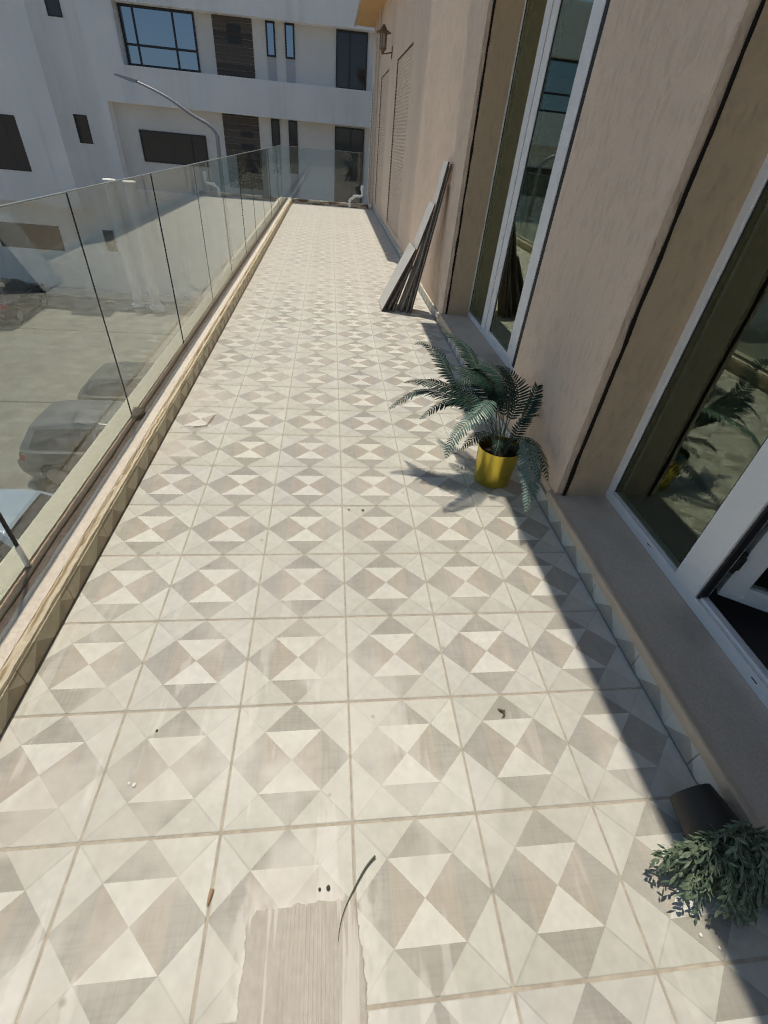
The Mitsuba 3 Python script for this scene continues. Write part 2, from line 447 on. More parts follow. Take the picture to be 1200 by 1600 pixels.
hg, hv = .0031, .0036
cols = [(0.021, TS - hg)] + [(i * TS + hg, (i + 1) * TS - hg) for i in range(1, 5)] + [(5 * TS + hg, 2.4112)]
shared = {}
far_tiles = []
for j in range(-10, 42):
    for i, (x0, x1) in enumerate(cols):
        y0, y1 = j * TS + hv, min((j + 1) * TS, Y_END) - hv
        if y1 <= y0:
            continue
        cx, cy = (i + .5) * TS, (j + .5) * TS
        tilt = T4().translate([cx, cy, float(rng.uniform(-.0006, .0006))]).rotate([1, 0, 0], float(rng.normal(0, .07))).rotate([0, 1, 0], float(rng.normal(0, .07))).rotate([0, 0, 1], float(rng.normal(0, .06)))
        if -1 <= j <= 25:
            ck = 'edge' if i == 0 else 'last' if i == 5 else 'full'
            if ck not in shared:
                mm = tile_mesh(x0 - cx, x1 - cx, y0 - cy, y1 - cy)
                shared[ck] = mikit.ply(mm, m_('tile'))
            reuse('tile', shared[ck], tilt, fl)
        else:
            far_tiles.append(tile_mesh(x0, x1, y0, y1))
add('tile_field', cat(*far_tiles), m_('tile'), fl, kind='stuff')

# ================================================================ KERB under the glass
kb = thing('terrace_kerb', 'low plastered kerb with broken pinkish top and tiled inner face under the glass railing', 'kerb')
ys = np.r_[np.arange(-4, 5.0, .022), np.arange(5.0, Y_END + .21, .06)]


def nz(x, y, s, seed=0, oct=4):
    return meshkit.fbm(np.stack([x * s, y * s, 0 * x + 3.3], -1), oct, seed) - .5


add('outer_ledge', grid_strip(np.linspace(-.31, -.188, 8), ys, lambda X, Y: .112 + .006 * nz(X, Y, 14) + .002 * nz(X, Y, 60) - .02 * np.clip((-.295 - X) / .02, 0, 1),
                              -.34, lambda X, Y: np.where(X < -.3, .028 * nz(X * 0, Y, 5, 3), 0)), m_('ledge_outer'), kb, smooth=35)
add('channel', grid_strip(np.linspace(-.188, -.093, 9), ys, lambda X, Y: .100 + .010 * nz(X, Y, 22, 4) + .004 * nz(X, Y, 70), -.02), m_('channel'), kb, smooth=35)
sx = -.152 + .012 * nz(ys * 0, ys, 3, 8)
add('sealant_bead', tube(np.stack([sx, ys, .108 + .006 * nz(ys * 0, ys, 9, 2)], 1), .0075 + .003 * nz(ys * 0, ys, 20, 5), 7), m_('sealant'), kb, smooth=True)
add('plaster_top', grid_strip(np.linspace(-.096, -.022, 8), ys, lambda X, Y: .121 + .006 * nz(X, Y, 10, 1) + .003 * nz(X, Y, 50, 2),
                              -.02, lambda X, Y: np.where(X < -.09, .022 * nz(X * 0, Y, 7, 6), 0)), m_('ledge_pink'), kb, smooth=35)
add('mortar_edge', grid_strip(np.linspace(-.024, .0135, 8), ys, lambda X, Y: .116 + .020 * nz(X, Y, 26, 9, 5) + .004 * nz(X, Y, 90, 2) - .012 * (np.abs(X + .008) < .006) * (nz(X * 0, Y, 5, 12) > -.04),
                              -.02), m_('mortar'), kb, smooth=35)
j = 0
y = -4.0 + .12
sk = {}
while y < Y_END - .02:
    y1 = min(y + TS, Y_END - .01)
    h = .102 + float(rng.uniform(-.004, .004))
    add('skirting_tile', bbox(.0135, .0195, y + .0015, y1 - .0015, .003, h, .0012), m_('skirting_kerb'), kb)
    y += TS
# far end kerb
ek = thing('end_kerb', 'low stained brown kerb across the far end of the terrace', 'kerb')
xs2 = np.arange(.04, 2.30, .03)
m = grid_strip(np.linspace(16.505, 16.72, 10), xs2, lambda X, Y: .10 + .03 * nz(X, Y, 8, 5) + .012 * nz(X, Y, 30, 3), -.02)
v = np.array(m.vertices)[:, [1, 0, 2]]
m = trimesh.Trimesh(v, m.faces[:, ::-1], process=False)
add('plaster_top', m, m_('stained'), ek, smooth=35)
for k in range(6):
    x0 = .045 + k * .37
    add('skirting_tile', bbox(x0 + .002, min(x0 + .368, 2.29), 16.494, 16.503, .003, .055 + .02 * random.random(), .001), m_('stained'), ek)

# ================================================================ GLASS RAILINGS
XG = -.181
gr = thing('glass_railing', 'long frameless greenish glass railing standing on the left kerb', 'railing')
JY = [-3.9, -2.7, -1.31, 0.06, 1.437, 2.81, 4.21, 5.57, 6.88, 8.27, 9.58, 11.0, 12.4, 14.33, 15.4, 16.62]
ZT = 1.343
for a, b in zip(JY[:-1], JY[1:]):
    tz = ZT + float(rng.uniform(-.004, .004))
    dx = float(rng.uniform(-.002, .002))
    sheet = trimesh.Trimesh([(XG + dx, a + .003, .104), (XG + dx, b - .003, .104), (XG + dx, b - .003, tz), (XG + dx, a + .003, tz)], [(0, 1, 2), (0, 2, 3)], process=False)
    pk = add('pane', sheet, m_('glass'), gr)
    add('top_edge', bbox(XG + dx - .005, XG + dx + .005, a + .003, b - .003, tz, tz + .006, .001), m_('glass_edge'), pk)
heavy = {2.81: .0022, 4.21: .0044, 8.27: .0065, 9.58: .003, 12.4: .007, 14.33: .008}
for yy in JY[1:-1]:
    if abs(yy - 1.437) < .01:
        continue
    w = heavy.get(yy, .0013)
    add('joint_strip', box(XG - .0035, XG + .0035, yy - w, yy + w, .108, ZT + .002), m_('gasket' if yy in heavy else 'joint_grey'), gr)
add('joint_strip', bbox(XG - .006, XG + .006, 1.437 - .007, 1.437 + .007, .225, ZT + .002, .001), m_('gasket'), gr)
add('joint_block', bbox(XG - .009, XG + .007, 1.437 - .010, 1.437 + .010, .104, .224, .002), m_('pvc'), gr, label='white lower end of the joint strip')
# setting block of dried sealant at the second joint
pts = rng.normal(0, 1, (60, 3)) * np.array([.016, .028, .014]) + np.array([-.152, 2.83, .112])
blob = trimesh.convex.convex_hull(pts).subdivide()
blob.vertices += rng.normal(0, .0025, blob.vertices.shape)
add('sealant_lump', blob, m_('sealant'), gr, smooth=50)

er = thing('glass_railing', 'short glass railing closing the far end of the terrace', 'railing')
for a, b in ((-.16, 1.02), (1.026, 2.14)):
    sheet = trimesh.Trimesh([(a, 16.62, .10), (b, 16.62, .10), (b, 16.62, 1.325), (a, 16.62, 1.325)], [(0, 1, 2), (0, 2, 3)], process=False)
    pk = add('pane', sheet, m_('glass_blue'), er)
    add('top_edge', bbox(a, b, 16.615, 16.625, 1.325, 1.331, .001), m_('glass_edge'), pk)

pv = np.array([(1.72, 16.47, .005), (1.72, 16.47, .10), (1.72, 16.48, .17), (1.745, 16.50, .215), (1.80, 16.53, .235), (1.84, 16.55, .27), (1.88, 16.55, .295), (1.97, 16.55, .30), (2.05, 16.55, .305), (2.085, 16.55, .33), (2.09, 16.55, .40), (2.09, 16.55, .56)])
pp = thing('plastic_pipe', 'white plastic waste pipe with elbows at the far end kerb', 'pipe')
add('pipe', tube(spline(pv, 40), .034, 14), m_('pvc'), pp, smooth=50)
add('collar', cat(tube([(1.72, 16.47, .145), (1.72, 16.475, .20)], .045, 14), tube([(1.82, 16.545, .27), (1.875, 16.55, .293)], .045, 14)), m_('pvc'), pp, smooth=50)
add('socket', tube([(2.09, 16.55, .49), (2.09, 16.55, .565)], .044, 14), m_('pvc'), pp, smooth=50)

# ================================================================ THE VILLA (right)
vi = thing('beige_house', 'beige plastered house with white framed windows along the right of the terrace', 'house')
WX = 2.43


def wavy(mesh, amp=.002):
    return mesh


H = 4.2
add('pier', bbox(WX, 3.0, 1.93, 2.985, .145, 3.0, .006), m_('plaster'), vi, label='plastered pier between the two windows')
# wall beyond the middle window, with openings for two roller shutters
wall = [box(WX, 3.0, 5.43, 10.1, .0, 3.0), box(WX, 3.0, 12.32, 13.95, .0, 3.0), box(WX, 3.0, 15.95, 19.3, GZ, 3.0),
        box(WX, 3.0, 10.1, 12.32, 2.9, 3.0), box(WX, 3.0, 13.95, 15.95, 2.9, 3.0), box(WX, 3.0, 10.1, 12.32, 0, .2), box(WX, 3.0, 13.95, 15.95, 0, .2),
        box(WX, 3.0, -4, 5.43, 3.0, H), box(WX, 3.0, 5.43, 19.3, 3.0, H), box(WX, 3.0, -4, -1.5, .145, 3.0),
        box(WX, 3.0, 1.93, 2.985, 0, .145)]
add('wall', cat(*wall), m_('plaster'), vi)
add('lower_wall', box(WX, 3.0, -4, 15.95, GZ, 0), m_('plaster'), vi)
add('corner_strip', bbox(WX - .05, WX, 17.72, 17.95, GZ, H, .01), m_('pipe_beige'), vi)
add('far_recess_shade', box(WX - .003, WX + .02, 18.8, 19.0, GZ, 2.92), m_('recess_shade'), vi)  # flat dark strip on the wall, painted in for the shade of a recess
# eaves: two slabs above, with a gap between them
near_e = prism(Polygon([(1.853, -6), (3.0, -6), (3.0, 6.56), (1.853, 6.56)]), 0, 1, 'y')


def slab_xy(poly, z0, z1):
    m = trimesh.creation.extrude_polygon(Polygon(poly), z1 - z0, engine='earcut')
    m.apply_translation((0, 0, z0))
    return m


add('eaves_slab', slab_xy([(1.853, -6), (8.5, -6), (8.5, 6.52), (1.853, 6.52)], H, H + .28), m_('soffit'), vi)
add('eaves_slab', slab_xy([(1.853, 10.0), (WX, 8.62), (8.5, 8.62), (8.5, 19.3), (1.853, 19.3)], H, H + .28), m_('soffit'), vi)
add('roof_slab', slab_xy([(WX, 6.52), (8.5, 6.52), (8.5, 8.62), (WX, 8.62)], H, H + .28), m_('concrete'), vi)
add('eaves_fascia', bbox(1.80, 1.853, 10.0, 19.32, H - .03, H + .34, .006), m_('facade_grey'), vi)
# interior shell (dark rooms)
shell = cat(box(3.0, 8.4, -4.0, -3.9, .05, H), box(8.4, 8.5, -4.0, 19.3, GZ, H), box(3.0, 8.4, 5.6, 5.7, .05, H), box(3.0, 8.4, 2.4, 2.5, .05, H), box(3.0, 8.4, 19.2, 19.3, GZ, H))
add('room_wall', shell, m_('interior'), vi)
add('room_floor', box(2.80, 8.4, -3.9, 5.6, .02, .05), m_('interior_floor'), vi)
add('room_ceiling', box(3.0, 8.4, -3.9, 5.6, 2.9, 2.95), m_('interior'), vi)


# reveals and black sealant lines
def mastic(y, sgn, z0, z1, x=2.478):
    zs = np.arange(z0, z1 + .001, .022)
    w = .0085 + .012 * (meshkit.fbm(np.stack([zs * 9, zs * 0 + y, zs * 0], -1), 4, 3) - .35)
    xo = x + .008 * (meshkit.fbm(np.stack([zs * 5, zs * 0 + y, zs * 0 + 4], -1), 3, 8) - .5)
    V = []
    for q, (zz, ww, xx) in enumerate(zip(zs, w, xo)):
        V += [(xx - ww, y, zz), (xx - ww * .6, y + sgn * .004, zz), (xx + ww * .6, y + sgn * .004, zz), (xx + ww, y, zz)]
    F = []
    for q in range(len(zs) - 1):
        for k in range(3):
            a = q * 4 + k
            F += [(a, a + 1, a + 5), (a, a + 5, a + 4)]
    return trimesh.Trimesh(np.array(V), np.array(F), process=False)


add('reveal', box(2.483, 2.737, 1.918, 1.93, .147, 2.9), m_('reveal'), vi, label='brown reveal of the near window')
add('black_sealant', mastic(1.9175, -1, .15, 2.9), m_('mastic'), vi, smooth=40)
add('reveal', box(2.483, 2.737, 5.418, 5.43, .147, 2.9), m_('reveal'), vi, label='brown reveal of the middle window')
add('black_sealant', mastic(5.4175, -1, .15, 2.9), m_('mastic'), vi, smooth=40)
add('lintel', cat(box(WX, 3.0, -1.5, 1.93, 2.9, 3.0), box(WX, 3.0, 2.985, 5.43, 2.9, 3.0)), m_('plaster'), vi)


# sills
def sill(y0, y1):
    yy = np.arange(y0, y1 + .001, (y1 - y0) / 120)
    s = grid_strip(np.linspace(2.425, 2.80, 10), yy, lambda X, Y: .147 + .003 * nz(X, Y, 6, 2) + .0012 * nz(X, Y, 40, 3), .02)
    k = add('sill', s, m_('sill'), vi, smooth=35)
    e = grid_strip(np.linspace(2.402, 2.432, 6), yy, lambda X, Y: .1495 + .006 * nz(X, Y, 25, 7) - .006 * np.clip((2.408 - X) / .006, 0, 1), .100,
                   lambda X, Y: np.where(X < 2.405, .008 * nz(X * 0, Y, 9, 5), 0))
    add('sill_lip', e, m_('sill_edge'), k, smooth=35)


sill(-3.5, 1.97)
sill(2.95, 5.43)
# skirting tiles along the foot of the house
y = -3.9
while y < 17.2:
    y1 = y + TS
    top = .098 if y < 5.3 else .104 + float(rng.uniform(-.006, .006))
    if not (5.30 < y1 and y < 5.5):
        add('skirting_tile', bbox(2.412, 2.431, y + .0015, y1 - .0015, .003, top, .0015), m_('skirting'), vi)
    y = y1
add('skirting_mortar', grid_strip(np.linspace(2.413, 2.436, 5), np.arange(5.55, 10.0, .03), lambda X, Y: .108 + .012 * nz(X, Y, 30, 4), .05), m_('ledge_outer'), vi, smooth=35)


# windows ---------------------------------------------------------
def window(y_far, y_near, mull, label):
    w = f'{vi}__window'
    k = 1
    while w in labels or any(q.startswith(w + '__') for q in scene):
        w = f'{vi}__window_{k:03d}'
        k += 1
    labels[w] = {'label': label}
    return w


XF = 2.733
w1 = window(1.93, -1.5, [], 'near window with one white casement leaf open inwards')


def bar(x0, x1, y0, y1, z0, z1):
    return bbox(x0, x1, y0, y1, z0, z1, .003)


ZR, ZH = .205, 2.72
# sub-parts are third level: thing > window > piece
add('bottom_rail', cat(bar(XF, XF + .07, -1.5, 1.925, .148, ZR), bar(XF + .02, XF + .05, -1.5, 1.87, ZR, ZR + .012)), m_('frame_white'), w1)
add('jamb', bar(XF, XF + .07, 1.868, 1.925, ZR, 2.9), m_('frame_white'), w1)
add('mullion', bar(XF - .002, XF + .07, 1.10, 1.25, ZR, 2.9), m_('frame_white'), w1)
add('jamb', bar(XF, XF + .07, -1.5, -1.44, ZR, 2.9), m_('frame_white'), w1)
add('mullion', bar(XF - .002, XF + .07, -.25, -.10, ZR, 2.9), m_('frame_white'), w1)
add('top_rail', bar(XF, XF + .07, -1.44, 1.868, 2.84, 2.9), m_('frame_white'), w1)
add('gasket', cat(bar(XF + .008, XF + .05, 1.861, 1.868, ZR + .012, 2.84), bar(XF + .008, XF + .05, 1.25, 1.262, ZR + .012, 2.84), bar(XF + .008, XF + .05, 1.088, 1.10, ZR, 2.84)), m_('gasket'), w1)


def vpane(x, y0, y1, z0, z1):
    return trimesh.Trimesh([(x, y0, z0), (x, y1, z0), (x, y1, z1), (x, y0, z1)], [(0, 1, 2), (0, 2, 3)], process=False)


add('pane', vpane(XF + .013, 1.262, 1.861, ZR + .012, 2.84), m_('pane_tinted'), w1)
add('pane', vpane(XF + .013, -1.44, -.25, ZR + .012, 2.84), m_('pane_tinted'), w1)
for yy in (1.46, .71, .1):
    add('weep_slot', bar(XF - .002, XF + .01, yy - .016, yy + .016, .180, .187), m_('mastic'), w1)
# open leaf, hinged behind the mullion, swung into the room
ang = math.radians(-62)
HG = np.array([2.84, 1.105, 0])


def leaf(m):
    """local: x along the leaf from the hinge, y thickness"""
    R = trimesh.transformations.rotation_matrix(math.radians(-33), [0, 0, 1])
    m = m.copy()
    m.apply_transform(R)
    m.apply_translation(HG)
    return m


LW = 1.12
lk = add('open_leaf', leaf(cat(bar(0, .085, 0, .05, .215, 2.82), bar(LW - .085, LW, 0, .05, .215, 2.82), bar(.085, LW - .085, 0, .05, .215, .30), bar(.085, LW - .085, 0, .05, 2.735, 2.82))), m_('frame_white'), w1, label='white casement leaf standing open into the dark room')
add('leaf_pane', leaf(trimesh.Trimesh([(.085, .025, .30), (LW - .085, .025, .30), (LW - .085, .025, 2.735), (.085, .025, 2.735)], [(0, 1, 2), (0, 2, 3)], process=False)), m_('pane_tinted'), w1)
add('hinge', cat(tube([(2.822, 1.105, .36), (2.822, 1.105, .47)], .011, 10), bar(2.80, 2.835, 1.09, 1.112, .38, .45)), m_('gasket'), w1, smooth=40)

w2 = window(5.43, 3.0, [], 'tall middle window between two plastered piers')
add('bottom_rail', cat(bar(XF, XF + .07, 2.99, 5.418, .148, .20), bar(XF + .006, XF + .045, 3.94, 4.56, .20, .245)), m_('frame_white'), w2)
add('jamb', bar(XF, XF + .07, 5.402, 5.418, .20, 2.9), m_('frame_white'), w2)
add('mullion', cat(bar(XF - .002, XF + .07, 4.706, 4.84, .20, 2.84), bar(XF + .001, XF + .06, 4.56, 4.694, .20, 2.84)), m_('frame_white'), w2)
add('mullion', bar(XF - .002, XF + .07, 3.76, 3.94, .20, 2.84), m_('frame_white'), w2)
add('jamb', bar(XF, XF + .07, 2.99, 3.05, .20, 2.84), m_('frame_white'), w2)
add('top_rail', bar(XF, XF + .07, 2.99, 5.385, 2.84, 2.9), m_('frame_white'), w2)
add('gasket', cat(bar(XF + .008, XF + .05, 5.396, 5.402, .20, 2.84), bar(XF + .008, XF + .05, 4.545, 4.56, .245, 2.84), box(XF + .004, XF + .05, 4.694, 4.706, .20, 2.84), bar(XF + .008, XF + .05, 3.94, 3.948, .245, 2.84), bar(XF + .003, XF + .05, 3.655, 3.76, .20, 2.84)), m_('gasket'), w2)  # wide last bar is a dark strip standing in for a dark pane
add('pane', vpane(XF + .013, 4.84, 5.396, .20, 2.84), m_('pane_tinted'), w2)
add('pane', vpane(XF + .013, 3.948, 4.545, .245, 2.84), m_('pane_tinted'), w2)
add('pane', vpane(XF + .013, 3.05, 3.655, .20, 2.84), m_('pane_tinted'), w2)

# roller shutters --------------------------------------------------
for (a, b, lb) in ((10.1, 12.32, 'beige roller shutter nearer the terrace'), (13.95, 15.95, 'beige roller shutter at the far end')):
    s = f'{vi}__roller_shutter' if f'{vi}__roller_shutter' not in labels else f'{vi}__roller_shutter_001'
    labels[s] = {'label': lb}
    prof = []
    z = .2
    pts = []
    while z < 2.86:
        pts += [(.025, z), (.013, z + .012), (.008, z + .028), (.013, z + .044), (.025, z + .05)]
        z += .052
    poly = [(WX + p, q) for p, q in pts] + [(WX + .06, 2.88), (WX + .06, .2)]
    add('slat_panel', prism(Polygon(poly).buffer(0), a + .02, b - .045, 'y'), m_('shutter'), s, kind='stuff')
    add('recess_shadow_line', cat(box(WX - .004, WX + .004, a, b, 2.875, 2.9)), m_('recess_shade'), s)  # dark strip painted in for the shadow line along the recess top
    add('guide_rail', cat(bar(WX - .004, WX + .03, b - .045, b - .012, .2, 2.875)), m_('recess_shade'), s)  # far rail coloured dark to paint in the shadow line of the recess edge
    add('guide_rail', bar(WX + .002, WX + .03, a, a + .02, .2, 2.875), m_('shutter'), s)

# downpipe at the far end
dp = thing('downpipe', 'beige rainwater pipe on the house wall by the far glass', 'pipe')
add('pipe', tube([(2.36, 16.42, .02), (2.36, 16.42, 4.15)], .034, 14), m_('pipe_beige'), dp, smooth=50)
for z in (.5, 1.9, 3.3):
    add('clip', bar(2.32, 2.43, 16.40, 16.44, z, z + .03), m_('pipe_beige'), dp)
add('foot_cap', bar(2.28, 2.36, 16.36, 16.46, .07, .14), m_('pvc'), dp)

# wall lantern ------------------------------------------------------
ln = thing('wall_lantern', 'brown metal lantern on a bracket high on the house wall', 'lantern')
lc = np.array([2.225, 13.5, 0])
R6 = [(.066 * math.cos(a), .066 * math.sin(a)) for a in np.arange(6) * math.pi / 3]
body = trimesh.creation.cylinder(.058, .22, sections=6)
body.apply_translation(lc + (0, 0, 3.27))
add('glass_body', body, m_('lantern_glass'), ln)
bars = [tube([lc + (x, y, 3.155), lc + (x, y, 3.385)], .008, 6) for x, y in R6]
add('cage', cat(*bars, lathe([(0, 3.06), (.02, 3.065), (.03, 3.11), (.075, 3.15), (.075, 3.162), (0, 3.163)], 6, lc)), m_('lantern'), ln)
add('cap', lathe([(0, 3.38), (.155, 3.385), (.15, 3.40), (.07, 3.435), (.05, 3.47), (.028, 3.49), (.03, 3.505), (0, 3.515)], 24, lc), m_('lantern'), ln, smooth=40)
add('bracket', tube(spline([lc + (0, 0, 3.10), lc + (.06, 0, 3.085), lc + (.13, 0, 3.10), (2.42, 13.5, 3.11)], 14), .012, 8), m_('lantern'), ln, smooth=True)
add('back_plate', bbox(2.412, 2.43, 13.46, 13.54, 3.02, 3.21, .006), m_('lantern'), ln)

# ================================================================ OPPOSITE BUILDING
ob = thing('white_building', 'large white rendered building with recessed windows and wood panels across the car park', 'building')
A3 = math.radians(-3)
OB = trimesh.transformations.rotation_matrix(A3, [0, 0, 1])
OB[:3, 3] = (0, 26, 0)


def fb(u0, u1, n0, n1, z0, z1, c=0):
    m = box(u0, u1, -n1, -n0, z0, z1) if c == 0 else bbox(u0, u1, -n1, -n0, z0, z1, c)
    m.apply_transform(OB)
    return m


TOP = 6.6
add('wall', cat(fb(-9.9, 9, -6, -.5, GZ, TOP), fb(-9.9, -8.1, -.5, 0, -1.0, TOP), fb(-8.1, -7.12, -.5, 0, 2.03, TOP), fb(-9.9, 9, -.5, 0, GZ, -1.0),
                fb(-24, -9.9, -6, -.3, GZ, -1.78)), m_('facade'), ob)
add('recess_wall', cat(fb(-8.1, 9, -.5, -.49, -1.0, 2.03), fb(-7.12, 9, -.5, -.49, 3.2, 4.97)), m_('facade_warm'), ob)
add('parapet_band', fb(-7.12, 9, -.5, 0, 2.03, 3.2), m_('facade'), ob, label='white band between the two rows of windows')
add('parapet_band', fb(-7.12, 9, -.5, 0, 4.97, TOP), m_('facade'), ob, label='white band above the upper windows')
add('pilaster', fb(-11.55, -9.9, -6, .9, -1.78, TOP), m_('facade'), ob)
add('side_wing', fb(-24, -11.55, -6, .3, -1.78, TOP), m_('facade'), ob)


def fwin(name, u0, u1, n, z0, z1, pane, vbars=(), hbars=(), fw=.06, label=None, depth=.05):
    base = f'{ob}__{name}'
    k, c = base, 1
    while any(q.startswith(k + '__') for q in scene):
        k = f'{base}_{c:03d}'
        c += 1
    if label:
        labels[k] = {'label': label}
    fr = [fb(u0, u0 + fw, n, n + depth, z0, z1), fb(u1 - fw, u1, n, n + depth, z0, z1), fb(u0 + fw, u1 - fw, n, n + depth, z0, z0 + fw), fb(u0 + fw, u1 - fw, n, n + depth, z1 - fw, z1)]
    for b in vbars:
        fr.append(fb(b - fw / 2, b + fw / 2, n, n + depth - .004, z0 + fw, z1 - fw))
    for b in hbars:
        fr.append(fb(u0 + fw, u1 - fw, n, n + depth - .008, b - fw / 2, b + fw / 2))
    add('frame', cat(*fr), m_('dark_frame'), k)
    us = [u0 + fw] + [q for b in vbars for q in (b - fw / 2, b + fw / 2)] + [u1 - fw]
    zs = [z0 + fw] + [q for b in hbars for q in (b - fw / 2, b + fw / 2)] + [z1 - fw]
    for i in range(0, len(us), 2):
        for jj in range(0, len(zs), 2):
            add('pane', fb(us[i], us[i + 1], n + .005, n + .02, zs[jj], zs[jj + 1]), m_(pane), k)
    return k


RN = -.488
fwin('window', -7.08, -4.22, RN, 3.22, 4.96, 'mirror_pane', (-6.55, -5.05), (3.85,), .075, 'wide upper window with dark frame reflecting blue sky')
fwin('window', -7.2, -4.36, RN, .08, 1.2, 'dark_pane', (-5.0,), (), .05, 'wide dark window of the lower row')
for (z0, z1) in ((3.2, 4.97), (-.95, 2.02)):
    for (u0, u1) in ((-1.46, -1.1), (-.71, -.33)):
        zz0 = 3.94 if z0 > 0 else .14
        fwin('slit_window', u0, u1, RN, zz0, z1 - .01, 'mirror_pane' if z0 > 0 else 'dark_pane', (), (() if z0 > 0 else (1.03,)), .06)
        add('panel_below_slit', fb(u0, u1, RN, RN + .02, z0 + .02, zz0), m_('facade_grey'), ob)
fwin('glass_door', 1.34, 2.62, RN, 3.2, 4.95, 'dark_pane', (1.9,), (), .06, 'tall dark glazed opening of the upper storey')
fwin('glass_door', 1.32, 2.62, RN, -.95, 1.97, 'dark_pane', (2.02,), (.25,), .06, 'tall dark glazed opening of the lower storey')
fwin('small_window', -9.62, -9.08, 0.0, .55, 1.5, 'dark_pane', (), (), .04, 'small dark window left of the recess', depth=.02)
fwin('small_window', -9.57, -9.03, 0.0, 4.34, 5.3, 'dark_pane', (), (), .04, 'small dark window near the top of the facade', depth=.02)
fwin('small_window', -9.68, -9.2, 0.0, -3.6, -2.7, 'dark_pane', (), (), .04, 'small dark window near the ground', depth=.02)
fwin('window', -13.25, -11.82, .3, -.62, 1.27, 'dark_pane', (-12.4,), (), .05, 'dark window left of the projecting pilaster', depth=.02)
fwin('window', -14.8, -11.85, -.3, -3.8, -2.75, 'dark_pane', (-13.4,), (), .05, 'long dark ground floor window', depth=.02)
fwin('window', -18.6, -15.6, .3, -.62, 1.27, 'dark_pane', (-17.1,), (), .05, depth=.02)
fwin('window', .1, 1.28, 0.002, -2.4, -1.35, 'mirror_pane', (.7,), (), .05, 'low bluish framed panel under the band', depth=.02)  # window-like panel stands in for an unclear dark bluish shape
# wooden panels: seven planks each, two black vents
for (z0, z1, va) in ((3.2, 4.96, ((4.52, 4.75), (4.22, 4.43))), (-.6, 2.02, ((1.30, 1.48), (.86, 1.04)))):
    k = f'{ob}__wood_panel' if f'{ob}__wood_panel' not in labels else f'{ob}__wood_panel_001'
    labels[k] = {'label': 'dark plank panel with two vents, upper storey' if z0 > 0 else 'dark plank panel with two vents, lower storey'}
    z = z0
    while z < z1 - .02:
        t = min(z + .228, z1)
        add('plank', fb(-3.54, -2.0, RN, RN + .02 + .006 * random.random(), z + .003, t - .003, .003), m_('wood'), k)
        z += .232
    for (a, b) in va:
        off = 0 if z0 > 0 else .18
        add('vent', cat(fb(-2.99 + off, -2.46 + off, RN + .012, RN + .045, a, b)), m_('dark_frame'), k)
        for q in range(3):
            add('vent_slat', fb(-2.94 + off, -2.51 + off, RN + .045, RN + .05, a + .04 + q * .055, a + .06 + q * .055), m_('dark_frame'), k)
pv_ = fb(-24, 9, 0.0, 1.1, GZ, GZ + .14, .02)
tag(add('pavement', pv_, m_('concrete')), 'narrow raised pavement along the foot of the white building', None, kind='structure')

# two round columns with white caps
for (x, y, lb) in ((-8.15, 24.75, 'left of the two round white columns before the building'), (-7.30, 24.62, 'right of the two round white columns before the building')):
    c = thing('round_column', lb, 'column', 'round columns before the white building')
    add('shaft', lathe([(.0, GZ), (.34, GZ), (.34, GZ + .1), (.235, GZ + .14), (.225, -.58)], 28, (x, y, 0)), m_('facade'), c, smooth=40)
    add('cap', lathe([(.225, -.60), (.262, -.585), (.262, -.53), (.22, -.50), (0, -.485)], 28, (x, y, 0)), m_('facade'), c, smooth=40)

# ================================================================ STREET LAMP
sl = thing('street_lamp', 'grey street lamp with a long raked arm in front of the white building', 'street lamp')
bx, by = -2.045, 17.0
add('base', cat(bbox(bx - .17, bx + .17, by - .17, by + .17, GZ, GZ + .03, .005), lathe([(.12, GZ + .03), (.12, GZ + .9), (.07, GZ + .96)], 16, (bx, by, 0))), m_('galvanised'), sl, smooth=40)
add('pole', tube([(bx, by, GZ + .5), (bx, by, .9), (bx + .01, by, 1.40)], [.07, .056, .054], 14), m_('galvanised'), sl, smooth=50)
arm = spline([(bx + .012, by, 1.36), (bx - .03, by, 1.47), (bx - .5, by, 1.75), (bx - 1.1, by, 2.06), (bx - 1.7, by, 2.29), (-4.02, by, 2.375)], 26)
add('arm', tube(arm, np.linspace(.046, .026, 26), 10), m_('galvanised'), sl, smooth=50)
hd = prism(Polygon([(-3.95, 2.33), (-4.06, 2.335), (-4.44, 2.43), (-4.46, 2.455), (-4.40, 2.465), (-4.05, 2.41), (-3.93, 2.39)]), by - .11, by + .11, 'y')
hk = add('lamp_head', hd, m_('galvanised'), sl)

# ================================================================ CARS
def smooth_solid(poly, hw, round_r=.06):
    pl = Polygon(poly).buffer(0)
    pl = pl.buffer(-round_r).buffer(round_r * 1.0).buffer(0)
    cs = m3.CrossSection([np.array(pl.exterior.coords)[:-1]])
    return cs


